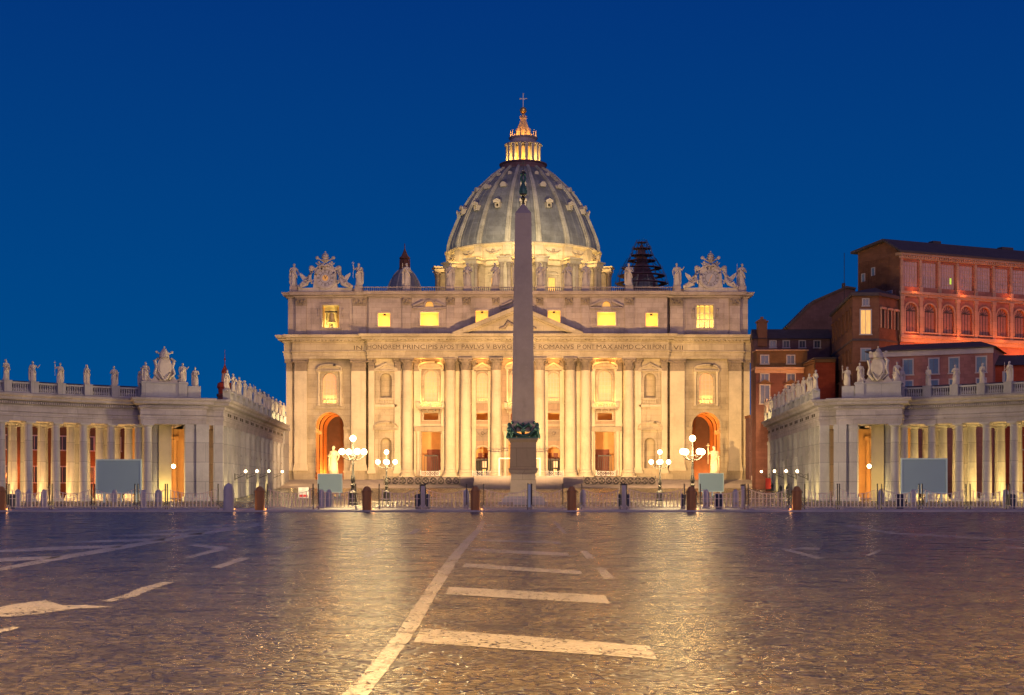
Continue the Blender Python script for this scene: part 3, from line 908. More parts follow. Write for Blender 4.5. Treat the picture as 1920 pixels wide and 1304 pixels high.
# door surrounds, rings of small columns, string course
dz = MB()
dz.box(-26, 26, CY - .35, CY + .0, 17.6, 18.2)
dz.build('string_course', M['trav'], church, 0)
for c in (-21.5, 0, 21.5):
    d_ = frame(c, 2.35, ZB, 16.2, CY, .45, .25, base=False).build('door_surround', M['trav'], church, 0)
    for s in (-1, 1):
        x = c + s * 3.15
        MB().lathe([(.62, ZB), (.62, ZB + .5), (.48, ZB + .7), (.42, 15.2), (.6, 15.9), (.66, 16.3)], x, CY - .9, 14).build('small_column', M['trav2'], d_, 40)
    MB().box(c - 3.9, c + 3.9, CY - 1.5, CY, 16.3, 17.5).build('lintel', M['trav'], d_, 0)
for c in (-8.8, 8.8):
    d_ = frame(c, 1.65, ZB, 10.9, CY, .45, .3, True, base=False).build('door_surround', M['trav'], church, 30)
    rel = MB(); rel.box(c - 1.9, c + 1.9, CY - .2, CY, 14.0, 17.0)
    rel.tube([(c - 1.3, CY - .3, 16.3), (c - .6, CY - .45, 15.5), (c, CY - .5, 15.1), (c + .6, CY - .45, 15.5), (c + 1.3, CY - .3, 16.3)], [.15, .25, .3, .25, .15], 6)
    rel.ball((c, CY - .35, 15.9), .45, 9, 6)
    rel.build('relief', M['carve'], church, 50)
# niche surrounds
for s in (-1, 1):
    c = s * 32.5
    n1 = frame(c, 1.45, 24.6, 29.2, NY, .45, .3, True).build('niche_surround', M['trav'], church, 30)
    for q in (-1, 1): MB().box(c + q * 2.2 - .3, c + q * 2.2 + .3, NY - .35, NY, 23.2, 31.0).build('side_strip', M['trav'], n1, 0)
    tri_pediment(c, 2.9, 31.0, 1.7, NY, .9).build('hood', M['trav'], n1, 0)
    b_ = MB(); balusters(b_, c - 1.6, c + 1.6, NY - .35, 23.2, 1.1, .42, .13); b_.box(c - 2.7, c + 2.7, NY - .7, NY, 22.3, 22.9)
    b_.build('balustrade', M['trav2'], n1, 40)
    pa = frame(c, 1.5, 18.6, 21.2, NY, .3, .2); pa.box(c - .75, c + .75, NY - .18, NY, 19.2, 20.6)
    pa.build('wall_panel', M['trav'], church, 0)
    n2 = frame(c, 1.35, 7.2, 13.4, NY, .4, .28, True).build('niche_surround', M['trav'], church, 30)
    for q in (-1, 1): MB().box(c + q * 2.3 - .4, c + q * 2.3 + .4, NY - .4, NY, 6.0, 16.6).build('side_strip', M['trav'], n2, 0)
    seg_pediment(c, 3.1, 16.6, 1.7, NY, 1.1).build('hood', M['trav'], n2, 30)
    # scrolls beside the wing windows
    c = s * 46.5
    for q in (-1, 1):
        MB().box(c + q * 3.1 - .25, c + q * 3.1 + .25, WY - .3, WY, 22.0, 31.0).build('side_strip', M['trav'], church, 0)
    MB().box(c - 3.6, c + 3.6, WY - .5, WY, 21.9, 22.5).build('sill', M['trav'], church, 0)
    # arch mouldings and imposts of the great side arches
    ar = frame(c, 3.5, 17.6, 17.6, WY, .55, .3, True, base=False)
    for q in (-1, 1):
        x0, x1 = sorted((c + q * 3.4, c + q * 4.9)); ar.box(x0, x1, WY - .45, WY + 1.6, 16.7, 17.5)
        x0, x1 = sorted((c + q * 3.5, c + q * 4.3)); ar.box(x0, x1, WY - .2, WY, 3.2, 16.7)
    ar.build('arch_moulding', M['trav'], church, 30)

# --- barrel-vaulted passages behind the side arches, lit orange from within
for s in (-1, 1):
    c = s * 46.5
    p = MB()
    n = 14
    for y0, y1, r in ((WY + 1.6, WY + 3.2, 3.9), (WY + 3.2, WY + 4.4, 3.3), (WY + 4.4, WY + 9, 3.9), (WY + 9, WY + 10.2, 3.3), (WY + 10.2, WY + 16, 3.9), (WY + 16, WY + 17.2, 3.3), (WY + 17.2, WY + 24, 3.9)):
        prof = [(c - r, 2.5), (c - r, 17.6)] + [(c - r * math.cos(PI * i / n), 17.6 + r * math.sin(PI * i / n)) for i in range(1, n)] + [(c + r, 17.6), (c + r, 2.5)]
        p.add([(x, y0, z) for x, z in prof] + [(x, y1, z) for x, z in prof], [(i, i + 1, i + 1 + len(prof), i + len(prof)) for i in range(len(prof) - 1)])
    for y0, y1 in ((WY + 1.6, WY + 1.61), (WY + 3.2, WY + 3.21), (WY + 9.0, WY + 9.01)):
        for q in (-1, 1):
            x0, x1 = sorted((c + q * 3.25, c + q * 4.2)); p.box(x0, x1, y0 - .1, y0 + .1 + (1.2 if y0 > WY + 2 else 0), 15.9, 16.9)
    p.box(c - 5, c + 5, WY + 1.0, WY + 24, 2.2, 3.2)
    p.build('passage_vault', M['plaster_or'], church, 30)
    far = MB().box(c - 9, c + 9, WY + 30, WY + 30.4, 0, 26)
    far.box(c - .25, c + .25, WY + 29.6, WY + 30, 0, 26)
    far.build('courtyard_wall', M['attic'], church, 0)
    for yy, zz, pw in ((WY + 3.0, 4.2, 5200), (WY + 7.0, 4.2, 6500), (WY + 13.0, 4.2, 6500), (WY + 20.0, 4.2, 6000)):
        point((FX + c + s * 2.9, FY + yy, zz), pw, ORANGE, .2)
    point((FX + c - s * 2.6, FY + WY + 2.6, 16.6), 1800, (1, .40, .08), .15)
    point((FX + c, FY + WY + 26.5, 14), 5500, (.75, .42, .85), .5)  # violet fill added to tint the courtyard wall

# --- the long porch behind the middle doors
po = MB()
po.box(-27, 27, CY + 12, CY + 12.4, ZB, 23)
po.box(-27, 27, CY + 1.0, CY + 12.4, ZB - .4, ZB)
po.box(-27, 27, CY + 1.0, CY + 12.4, 21.8, 22.6)
for x in (-27, 27): po.box(x - .2, x + .2, CY + 1, CY + 12, ZB, 22)
for x in (-26, -16.5, -12.6, -5, 5, 12.6, 16.5, 26): po.box(x - .9, x + .9, CY + 11.3, CY + 12, ZB, 19)
for x in (-21.5, 21.5, 0):
    for i in range(12):       # a shallow vault arch over each bay
        a0, a1 = PI * i / 12, PI * (i + 1) / 12
        po.ext([(x + 4 * math.cos(a0), 14.5 + 3 * math.sin(a0)), (x + 4 * math.cos(a1), 14.5 + 3 * math.sin(a1)), (x + 3.4 * math.cos(a1), 14.5 + 2.4 * math.sin(a1)), (x + 3.4 * math.cos(a0), 14.5 + 2.4 * math.sin(a0))], CY + 11, CY + 12)
po.build('porch', M['plaster_or'], church, 30)
for x in (-21.5, 0, 21.5, -8.8, 8.8):
    hw = 1.7 if abs(x) != 8.8 else 1.6
    dd = MB().box(x - hw, x + hw, CY + 11.4, CY + 11.9, ZB, 12.2 if hw == 1.7 else 10.2)
    for i in range(3):
        for q in (-1, 1):
            dd.box(x + q * hw * .5 - hw * .36, x + q * hw * .5 + hw * .36, CY + 11.3, CY + 11.4, ZB + .4 + i * 2.0, ZB + 2.0 + i * 2.0)
    dd.build('inner_door', M['doorwood'], church, 0)
    point((FX + x - (1.2 if x else 0), FY + CY + 5.5, 14.5), 800, (1, .32, .04), .3)
    gt = MB()
    for i in range(7): gt.box(x - 1.6 + 3.2 * i / 6 - .05, x - 1.6 + 3.2 * i / 6 + .05, CY + .45, CY + .55, ZB, 10.4 if hw == 1.7 else 9.5)
    gt.box(x - 1.7, x + 1.7, CY + .42, CY + .58, 10.2 if hw == 1.7 else 9.3, 10.5 if hw == 1.7 else 9.6)
    gt.build('iron_gate', M['iron'], church, 0)
for x in (-8.8, 8.8):
    MB().box(x - 1.65, x + 1.65, CY + .7, CY + .9, ZB, 9.2).build('dark_screen', M['dark'], church, 0)
    MB().box(x - .1, x + 1.1, CY + .6, CY + .69, 7.4, 9.0).build('lit_poster', lit_pane('orange_lit_opening', (1, .42, .2), .6), church, 0)
    MB().box(x + .05, x + .8, CY + .6, CY + .69, ZB + .2, 7.0).build('lit_gap', M['paneB'], church, 0)

# lamps tucked behind the entablature wash the recessed bays in gold
for x in (-23.5, -19.5, -8.8, -2.2, 2.2, 8.8, 19.5, 23.5):
    point((FX + x, FY + CY - 2.1, 33.5), 260, (1, .42, .07), .3)

# --- attic storey
at = MB()
AY1, AY2 = 2.2, .9       # attic planes wing / middle
aw = MB().wall([(36.5, ZK), (55.0, ZK), (55.0, 50.6), (36.5, 50.6)], [rect(46.3, 2.1, 42.0, 47.6)], AY1, 1.4)
at.join(aw); at.join(aw.mirror())
for s in (-1, 1):
    x0, x1 = sorted((s * 55.0, s * 57.0)); at.box(x0, x1, AY1 + .8, AY1 + 26, ZK, 50.6)
mh = []
for c in (-33, 33): mh.append(rect(c, 1.5, 42.2, 45.5))
for c in (-21.8, 21.8, 0): mh += [rect(c, 2.25, 42.4, 45.7), arch(c, 1.0, 47.05, 47.35, 8)]
for c in (-8.9, 8.9): mh.append(rect(c, 1.55, 42.8, 46.1))
at.wall([(-36.5, ZK), (36.5, ZK), (36.5, 50.6), (-36.5, 50.6)], mh, AY2, 1.1)
for s in (-1, 1):
    x0, x1 = sorted((s * 36.5, s * 36.8)); at.box(x0, x1, AY2, AY1, ZK, 50.6)
at.build('attic_wall', M['attic'], church, 30)
def attic_window(c, hw, z0, z1, wide=False):
    root = frame(c, hw, z0, z1, AY2, .4, .28).build('window', M['attic'], church, 0)
    bx = MB()
    bx.box(c - hw, c + hw, AY2 + 2.4, AY2 + 2.5, z0, z1)
    bx.box(c - hw - .02, c - hw, AY2 + 1.1, AY2 + 2.4, z0, z1); bx.box(c + hw, c + hw + .02, AY2 + 1.1, AY2 + 2.4, z0, z1)
    bx.box(c - hw, c + hw, AY2 + 1.1, AY2 + 2.4, z1, z1 + .02); bx.box(c - hw, c + hw, AY2 + 1.1, AY2 + 2.4, z0 - .02, z0)
    bx.build('lit_recess', M['paneY'], root, 0)
    point((FX + c, FY + AY2 + 1.3, z0 + .35), 900 if not wide else 1200, YEL, .1)
    if not wide: MB().box(c - .3, c + .3, AY2 + 1.6, AY2 + 1.8, z1 - .45, z1 - .02).build('bracket', M['iron'], root, 0)
    return root
for c in (-33, 33): attic_window(c, 1.5, 42.2, 45.5)
for c in (-8.9, 8.9): attic_window(c, 1.55, 42.8, 46.1)
for c in (-21.8, 21.8, 0):
    r_ = attic_window(c, 2.25, 42.4, 45.7, True)
    q = MB()
    for s in (-1, 1):
        q.ext([(c + s * 4.1, 46.9), (c + s * 4.1, 47.3), (c + s * 1.5, 48.6), (c + s * 1.3, 48.1)], AY2 - .8, AY2)
        q.box(*sorted((c + s * 1.35, c + s * 4.1)), AY2 - .7, AY2, 46.5, 46.9)
        q.box(c + s * 3.1 - .22, c + s * 3.1 + .22, AY2 - .3, AY2, 42.2, 46.5)
    q.join(frame(c, 1.0, 47.05, 47.35, AY2, .4, .6, True, base=False))
    q.build('hood', M['attic'], r_, 30)
    MB().ext(arch(c, 1.0, 47.05, 47.35, 8), AY2 + .5, AY2 + .6).build('pane', M['paneY'], r_, 0)
# bell opening on one side, a lit belfry frame in the other
for s in (-1, 1):
    c = s * 46.3
    root = frame(c, 2.1, 42.0, 47.6, AY1, .45, .3).build('window', M['attic'], church, 0)
    q = MB(); q.box(c - 2.4, c + 2.4, AY1 + 4.6, AY1 + 4.8, 41.5, 48)
    for t in (-1, 1): q.box(*sorted((c + t * 2.1, c + t * 2.4)), AY1 + 1.4, AY1 + 4.6, 41.5, 48)
    q.box(c - 2.4, c + 2.4, AY1 + 1.4, AY1 + 4.6, 41.6, 42.0); q.box(c - 2.4, c + 2.4, AY1 + 1.4, AY1 + 4.6, 47.6, 48)
    q.build('chamber', M['plaster_y'], root, 0)
    for t in (-1, 1): point((FX + c + t * 1.7, FY + AY1 + 2.0, 42.4), 900, YEL, .1)
    if s < 0:
        MB().lathe([(.02, 45.9), (.5, 45.8), (.62, 45.3), (.68, 44.6), (.85, 43.9), (1.15, 43.5), (1.1, 43.45)], c, AY1 + 2.2, 20).build('bell', plain('bell_metal', (.34, .27, .16), .45, .3), root, 60)
        h_ = MB().box(c - 1.9, c + 1.9, AY1 + 2.0, AY1 + 2.4, 46.0, 46.35); h_.lathe([(.25, 42.0), (.4, 42.6), (.15, 43.2)], c, AY1 + 2.3, 10)
        for t in (-1, 1): h_.box(c + t * 1.35 - .12, c + t * 1.35 + .12, AY1 + 3.0, AY1 + 3.2, 42, 46.0)
        point((FX + c, FY + AY1 + .9, 42.5), 260, YEL, .1)
        h_.build('bell_frame', M['iron'], root, 0)
        for t in (-1, 1):
            MB().lathe([(.3, 42), (.22, 42.4), (.2, 46.6), (.32, 47.1)], c + t * 1.75, AY1 + .6, 10).build('small_column', M['gilt'], root, 40)
    else:
        h_ = MB()
        for x in (-1.25, 0, 1.25): h_.box(c + x - .12, c + x + .12, AY1 + .9, AY1 + 1.1, 42, 47.6)
        for z in (44.0, 45.6): h_.box(c - 2.1, c + 2.1, AY1 + .88, AY1 + 1.12, z, z + .2)
        h_.tube([(c - .9, AY1 + 1.0, 42), (c + .9, AY1 + 1.0, 44)], .09, 4); h_.tube([(c + .9, AY1 + 1.0, 42), (c - .9, AY1 + 1.0, 44)], .09, 4)
        h_.build('lattice', M['trav2'], root, 0)
    for t in (-1, 1):
        sc2 = MB()
        sc2.box(c + t * 3.0 - .2, c + t * 3.0 + .2, AY1 - .35, AY1, 44.8, 46.6); sc2.ball((c + t * 3.0, AY1 - .35, 46.4), .3, 8, 5); sc2.ball((c + t * 3.0, AY1 - .3, 44.9), .22, 8, 5)
        sc2.box(c + t * 4.6 - .08, c + t * 4.6 + .08, AY1 - .12, AY1, 40.8, 48.6)
        sc2.build('scroll', M['attic'], root, 40)
# attic pilasters
for s in (-1, 1):
    for (cx, w_, yf) in ((53.6, 2.6, AY1 - .5), (39.2, 3.2, AY1 - .5), (27.4, 2.2, AY2 - .5), (16.6, 2.0, AY2 - .5), (12.6, 1.8, AY2 - .5), (5.4, 1.6, AY2 - .5)):
        p = MB().box(s * cx - w_ / 2, s * cx + w_ / 2, yf, yf + .6, ZK, 47.3)
        p.box(s * cx - w_ / 2 - .15, s * cx + w_ / 2 + .15, yf - .2, yf + .6, ZK, ZK + 1.0)
        p = p.build('attic_pilaster', M['attic'], church, 0)
        q = MB().box(s * cx - w_ / 2 - .1, s * cx + w_ / 2 + .1, yf - .1, yf + .6, 47.3, 49.4)
        for t in (-1, 1):
            q.ball((s * cx + t * w_ * .36, yf - .2, 48.7), .36, 8, 5); q.ball((s * cx + t * w_ * .2, yf - .2, 47.9), .26, 8, 5)
        q.ball((s * cx, yf - .25, 48.3), .4, 8, 5, .8, .7, 1.3)
        q.build('capital', M['carve'], p, 50)
# attic cornice + balustrade
ap = []
for x, y in [(5, .2), (37.0, .2), (37.0, 1.5), (55.3, 1.5), (55.3, 2.7), (57.3, 2.7), (57.3, 26)]: ap.append((x, y))
ap = [(-x, y) for x, y in reversed(ap)] + ap
MB().mould(ap, [(-3.5, 49.4), (0, 49.4), (.15, 49.7), (.9, 49.95), (.95, 50.25), (1.2, 50.55), (1.2, 50.7), (-3.5, 50.72)]).build('attic_cornice', M['attic'], church, 30)
bal = MB()
peds = [0, 5.6, 12.4, 16.7, 27.4, 39.2]
allp = sorted(set([-x for x in peds] + peds))
for a, b_ in zip(allp[:-1], allp[1:]): balusters(bal, a + .9, b_ - .9, 1.0, 50.72, 1.2, .5, .14, n=5)
for x in allp: bal.box(x - .95, x + .95, .3, 1.8, 50.72, 52.15)
for s in (-1, 1):
    bal.box(*sorted((s * 40.2, s * 54.6)), 1.6, 2.6, 50.72, 51.6)
    bal.box(s * 55.4 - .95, s * 55.4 + .95, 1.3, 2.9, 50.72, 52.2)
bal.build('balustrade', M['attic'], church, 40)
# roof slab and nave behind
rf = MB().box(-54, 54, 4.5, 26, 48.5, 50.4); rf.box(-20, 20, 26, 110, 20, 49.5); rf.box(-57, 57, 26, 29, 2, 50.0)
rf.build('nave_roof', M['roof'], church, 0)

# --- the two clocks with their scrolled crests
for s, nm in ((-1, 'left'), (1, 'right')):
    c = s * 47.5; y = .9; zc = 54.1
    q = MB().lathe([(0, 0)], 0, 0, 3) if False else MB()
    n = 36
    def ring(r0, r1, y0, y1, mb):
        for i in range(n):
            a0, a1 = 2 * PI * i / n, 2 * PI * (i + 1) / n
            mb.ext([(c + r0 * math.cos(a0), zc + r0 * math.sin(a0)), (c + r1 * math.cos(a0), zc + r1 * math.sin(a0)), (c + r1 * math.cos(a1), zc + r1 * math.sin(a1)), (c + r0 * math.cos(a1), zc + r0 * math.sin(a1))], y0, y1)
    ring(2.15, 2.75, y - .35, y + 1.0, q)
    q.ext([(c - 3.0, 51.6), (c + 3.0, 51.6), (c + 2.6, 56.5), (c + 1.2, 57.4), (c - 1.2, 57.4), (c - 2.6, 56.5)], y + .05, y + 1.3)
    q.box(c - 6.6, c + 6.6, y - .1, y + 1.6, 50.72, 51.7)
    for t in (-1, 1):     # scrolls stepping down to both sides
        q.tube([(c + t * 2.6, y, 56.6), (c + t * 3.6, y, 56.0), (c + t * 3.7, y, 54.8), (c + t * 4.6, y, 53.9), (c + t * 4.9, y, 52.9), (c + t * 6.1, y, 52.3), (c + t * 6.5, y, 51.6)], [.5, .5, .45, .5, .45, .45, .35], 8)
        q.ball((c + t * 3.4, y - .1, 56.6), .62, 9, 6); q.ball((c + t * 6.4, y - .1, 52.0), .5, 9, 6)
        q.tube([(c + t * 1.5, y - .3, 56.7), (c + t * .6, y - .5, 57.3), (c, y - .5, 57.0)], [.35, .35, .3], 7)
        # garlands
        q.tube([(c + t * 3.0, y - .4, 55.6), (c + t * 3.7, y - .5, 54.2), (c + t * 3.2, y - .5, 52.6)], [.22, .34, .22], 7)
    clk = q.build('clock_crest', M['statue'], church, 50)
    # tiara over crossed keys
    q = MB()
    q.ball((c, y, 59.2), .95, 12, 8, .85, .85, 1.25)
    for z, r in ((58.5, .92), (59.1, .95), (59.7, .78)): q.lathe([(r, z - .08), (r + .1, z), (r, z + .08)], c, y, 12)
    q.ball((c, y, 60.55), .2, 7, 5)
    for t in (-1, 1):
        q.tube([(c - t * 1.9, y + .1, 56.9), (c + t * 1.9, y + .1, 59.0)], .18, 6)
        q.lathe([(.02, 58.8)], 0, 0, 3) if False else None
        q.ball((c + t * 2.0, y + .1, 59.1), .45, 8, 5, 1, .6, 1); q.ball((c + t * 1.6, y, 58.0), .34, 8, 5)
        q.tube([(c + t * .9, y, 57.8), (c + t * 1.7, y, 57.3), (c + t * 2.3, y, 57.8)], [.25, .25, .15], 6)
    q.build('tiara_and_keys', M['statue'], clk, 50)
    dial = MB().ext([(c + 2.15 * math.cos(2 * PI * i / n), zc + 2.15 * math.sin(2 * PI * i / n)) for i in range(n)], y + .0, y + .3).build('dial', plain('clock_dial_pale' + nm, (.40, .38, .42) if s < 0 else (.34, .33, .38), .6, 0, .1), clk, 0)
    q = MB()
    for i in range(12):
        a = 2 * PI * i / 12
        for off in ((0,) if i % 3 else (-.09, .09)):
            m_ = Vector((math.cos(a), math.sin(a))); p_ = Vector((-m_.y, m_.x))
            pts = [(c + m_.x * r_ + p_.x * (o_ + off * 1.6), zc + m_.y * r_ + p_.y * (o_ + off * 1.6)) for r_, o_ in ((1.45, -.055), (2.0, -.055), (2.0, .055), (1.45, .055))]
            q.ext(pts, y - .05, y + .0)
    ring(1.25, 1.33, y - .04, y, q)
    q.build('numerals', M['ink'], dial, 0)
    q = MB()
    ring(0.0001, .75, y - .03, y - .001, q) if s < 0 else None
    q.build('sun_disc', M['gilt'], dial, 0) if s < 0 else None
    q = MB()
    for (L, ang, w_) in (((1.2, 2.0, .1), (1.8, .9, .07)) if s < 0 else ((1.2, 1.1, .1), (1.8, 4.3, .07))):
        m_ = Vector((math.cos(ang), math.sin(ang))); p_ = Vector((-m_.y, m_.x))
        q.ext([(c + p_.x * w_, zc + p_.y * w_), (c + m_.x * L, zc + m_.y * L), (c - p_.x * w_, zc - p_.y * w_), (c - m_.x * .3, zc - m_.y * .3)], y - .09, y - .04)
    q.build('hand', M['gilt'] if s > 0 else M['ink'], dial, 0)
    # reclining winged angels
    for t in (-1, 1):
        a = MB()
        bx, bz = c + t * 4.4, 52.6
        a.tube([(bx + t * 1.7, y - .8, 51.75), (bx + t * .9, y - .9, 52.1), (bx, y - .9, 52.5), (bx - t * .5, y - .8, 53.4), (bx - t * .65, y - .7, 54.1)], [.2, .38, .5, .48, .2], 9)
        a.tube([(bx + t * .2, y - 1.0, 52.4), (bx + t * 1.1, y - 1.2, 52.9), (bx + t * 1.6, y - 1.2, 51.9)], [.36, .3, .16], 8)
        a.ball((bx - t * .7, y - .75, 54.5), .33, 9, 7)
        a.tube([(bx - t * .5, y - .8, 53.8), (bx - t * 1.2, y - .9, 53.3), (bx - t * 1.7, y - .7, 53.6)], [.17, .14, .1], 6)
        a.tube([(bx - t * .4, y - .8, 53.8), (bx + t * .3, y - 1.0, 53.2), (bx + t * .9, y - 1.0, 53.3)], [.17, .14, .1], 6)
        a.ext([(bx - t * .3, 53.0), (bx + t * .6, 54.6), (bx + t * 1.9, 55.4), (bx + t * 1.8, 54.6), (bx + t * 1.2, 53.7), (bx + t * .6, 52.8)], y - .45, y - .2)
        a.build('angel', M['statue'], clk, 60)

# ================================================================== domes
DX, DY = 1.3, 150.0      # relative to the church root
dome = None
def zz(v): return 142.6 - v / 17.59
prof = [(26.2, 83.6), (26.05, 85.7), (25.3, 88.4), (24.1, 91.4), (22.9, 94.3), (21.6, 97.1), (20.05, 100), (18.2, 102.8), (15.9, 105.6), (12.8, 108.5), (10.5, 110.8), (7.6, 113.0)]
def prof_at(z):
    for (r0, z0), (r1, z1) in zip(prof[:-1], prof[1:]):
        if z0 <= z <= z1: return r0 + (r1 - r0) * (z - z0) / (z1 - z0)
    return prof[-1][0]
dome = MB().lathe(prof, DX, DY, 96).build('dome', M['lead'], church, 60)
NR = 16
PH = PI / 16
# lead seams: thin raised battens between the ribs
q = MB()
for i in range(NR):
    for f_ in (-.28, 0, .28):
        a = -PI / 2 + PH + 2 * PI * i / NR + PI / NR + f_ * 2 * PI / NR
        if math.sin(a) > .35: continue
        q.tube([(DX + (r + .02) * math.cos(a), DY + (r + .02) * math.sin(a), z) for r, z in prof[:-2]], .13, 4)
q.build('lead_seams', M['lead'], dome, 60)
for i in range(NR):
    a = -PI / 2 + PH + 2 * PI * i / NR
    m = MB()
    for (hw, o) in ((.95, .35), (.4, .8)):
        vs = []
        for k_, (r, z) in enumerate(prof):
            t = k_ / (len(prof) - 1); w_ = hw * (1 - .5 * t)
            for (dr, dt) in ((-.3, -w_), (o, -w_), (o, w_), (-.3, w_)):
                rr = r + dr
                vs.append((DX + rr * math.cos(a) - dt * math.sin(a), DY + rr * math.sin(a) + dt * math.cos(a), z + (.25 if dr > 0 else 0)))
        L = len(prof)
        m.add(vs, [(4 * k_ + j, 4 * k_ + 4 + j, 4 * k_ + 5 + j, 4 * k_ + 1 + j) for k_ in range(L - 1) for j in range(3)] + [(0, 1, 2, 3), (4 * L - 4, 4 * L - 1, 4 * L - 2, 4 * L - 3)])
    m.build('rib', M['rib'], dome, 30)
# three rings of dormer windows between the ribs
dm = {}
for row, (z, w_, h_) in enumerate(((96.4, 1.05, 1.8), (104.3, 1.0, 1.3), (109.8, .65, .75))):
    for i in range(NR):
        a = -PI / 2 + PH + PI / NR + 2 * PI * i / NR
        if math.sin(a) > .25: continue
        r = prof_at(z) - .1
        key = row
        if key not in dm:
            b_ = MB()
            if row == 0:
                b_.wall([(-w_, 0), (w_, 0), (w_, h_), (-w_, h_)], [rect(0, w_ * .5, h_ * .2, h_ * .8)], -1.1, 1.0)
                b_.box(-w_, -w_ + .02, -1.1, 1.6, 0, h_); b_.box(w_ - .02, w_, -1.1, 1.6, 0, h_); b_.box(-w_, w_, -1.1, 1.6, h_ - .02, h_)
                b_.join(tri_pediment(0, w_ * 1.2, h_, .9, -.9, .5))
                b_.ext([(-w_ * 1.1, h_ + .1), (w_ * 1.1, h_ + .1), (0, h_ + .9)], -.9, 2.6)
            elif row == 1:
                b_.wall(arch(0, w_, 0, .5, 10), [arch(0, w_ * .55, .2, .5, 8)], -.9, .8)
                b_.ext([(w_ * 1.15 * math.cos(PI * k_ / 8), .5 + w_ * 1.15 * math.sin(PI * k_ / 8)) for k_ in range(9)], -.88, 1.8)
                b_.box(-w_, w_, -.88, 1.2, 0, .5)
            else:
                b_.ext([(w_ * math.cos(PI * k_ / 8), .2 + w_ * math.sin(PI * k_ / 8)) for k_ in range(9)], -.7, 1.4)
                b_.box(-w_, w_, -.7, 1.0, -.3, .2)
            o = b_.build('dormer_window', M['trav2'], dome, 40)
            dm[key] = o
            if row < 2:
                dm[key, 'd'] = b2 = MB().box(-w_ * .55, w_ * .55, -.1, 0, .2, h_ * .85).build('pane', M['dark'], dome, 0)
        else:
            o = dm[key].copy(); col.objects.link(o); o.parent = dome
        objs = [o]
        if row < 2:
            if i == 0 and False: pass
            o2 = dm[key, 'd'] if dm.get((key, 'used')) is None else dm[key, 'd'].copy()
            if dm.get((key, 'used')): col.objects.link(o2); o2.parent = dome
            dm[key, 'used'] = True; objs.append(o2)
        for ob in objs:
            ob.location = (DX + r * math.cos(a), DY + r * math.sin(a), z - (.2 if row else .4)); ob.rotation_euler = (0, 0, a + PI / 2)
# drum attic with garlands, cornice, paired buttress columns, windows
dr = MB()
dr.lathe([(26.3, 78.3), (26.3, 79.0), (26.0, 79.1), (26.0, 82.4), (26.5, 82.6), (27.1, 83.3), (27.1, 83.7), (26.0, 83.75)], DX, DY, 96)
for i in range(NR):
    a = -PI / 2 + PH + 2 * PI * i / NR
    dr.cbox(DX + 26.2 * math.cos(a), DY + 26.2 * math.sin(a), 80.9, 1.4, 3.0, 5.4, a)
    dr.cbox(DX + 26.6 * math.cos(a), DY + 26.6 * math.sin(a), 83.5, 1.5, 3.3, .55, a)
drum = dr.build('drum_attic', M['trav'], church, 30)
for i in range(NR):
    gl = MB()
    a0 = -PI / 2 + PH + PI / NR + 2 * PI * i / NR
    if math.sin(a0) > .3: continue
    pts = []
    for k_ in range(9):
        t = (k_ - 4) / 4; a = a0 + t * .105
        pts.append((DX + 26.15 * math.cos(a), DY + 26.15 * math.sin(a), 81.6 - 1.1 * (1 - t * t)))
    gl.tube(pts, [.1, .2, .3, .38, .42, .38, .3, .2, .1], 6)
    gl.ball((DX + 26.2 * math.cos(a0), DY + 26.2 * math.sin(a0), 81.3), .5, 8, 5)
    gl.build('garland', M['carve'], drum, 60)
body = MB().lathe([(24.3, 48), (24.3, 76.2), (25.6, 76.5), (25.6, 78.0), (26.6, 78.2), (26.6, 78.6)], DX, DY, 96)
drumw = body.build('drum', M['trav'], church, 30)
for i in range(NR):
    a = -PI / 2 + PH + 2 * PI * i / NR
    if math.sin(a) > .3: continue
    m = MB()
    m.cbox(DX + 27.2 * math.cos(a), DY + 27.2 * math.sin(a), 69, 6.0, 1.9, 15.6, a)      # spur wall
    m.cbox(DX + 27.8 * math.cos(a), DY + 27.8 * math.sin(a), 77.3, 6.6, 4.4, 1.4, a)      # entablature block
    m.cbox(DX + 28.0 * math.cos(a), DY + 28.0 * math.sin(a), 78.2, 7.4, 5.2, .5, a)
    bt = m.build('buttress', M['trav'], drumw, 0)
    m = MB(); m2 = MB()
    for t in (-1, 1):
        cx = DX + 30.0 * math.cos(a) - t * 1.25 * math.sin(a); cy = DY + 30.0 * math.sin(a) + t * 1.25 * math.cos(a)
        m.lathe([(.85, 61.5), (.78, 62.2), (.66, 74.2)], cx, cy, 14)
        m2.join(round_capital(cx, cy, 74.2, 2.4, .72))
    m.join(m2)
    m.build('paired_columns', M['carve'], drumw, 40)
for i in range(NR):
    a = -PI / 2 + PH + PI / NR + 2 * PI * i / NR
    if math.sin(a) > .3: continue
    m = MB().wall([(-1.9, 64), (1.9, 64), (1.9, 73.2), (-1.9, 73.2)], [rect(0, 1.25, 65, 72.4)], -.55, .6)
    m.join((tri_pediment if i % 2 else seg_pediment)(0, 2.4, 73.2, 1.3, -.2, .9))
    o = m.build('window', M['trav'], drumw, 30)
    p = MB().box(-1.25, 1.25, -.05, 0, 65, 72.4).build('pane', M['paneB'], drumw, 0)
    for ob in (o, p):
        ob.location = (DX + 24.35 * math.cos(a), DY + 24.35 * math.sin(a), 0); ob.rotation_euler = (0, 0, a + PI / 2)
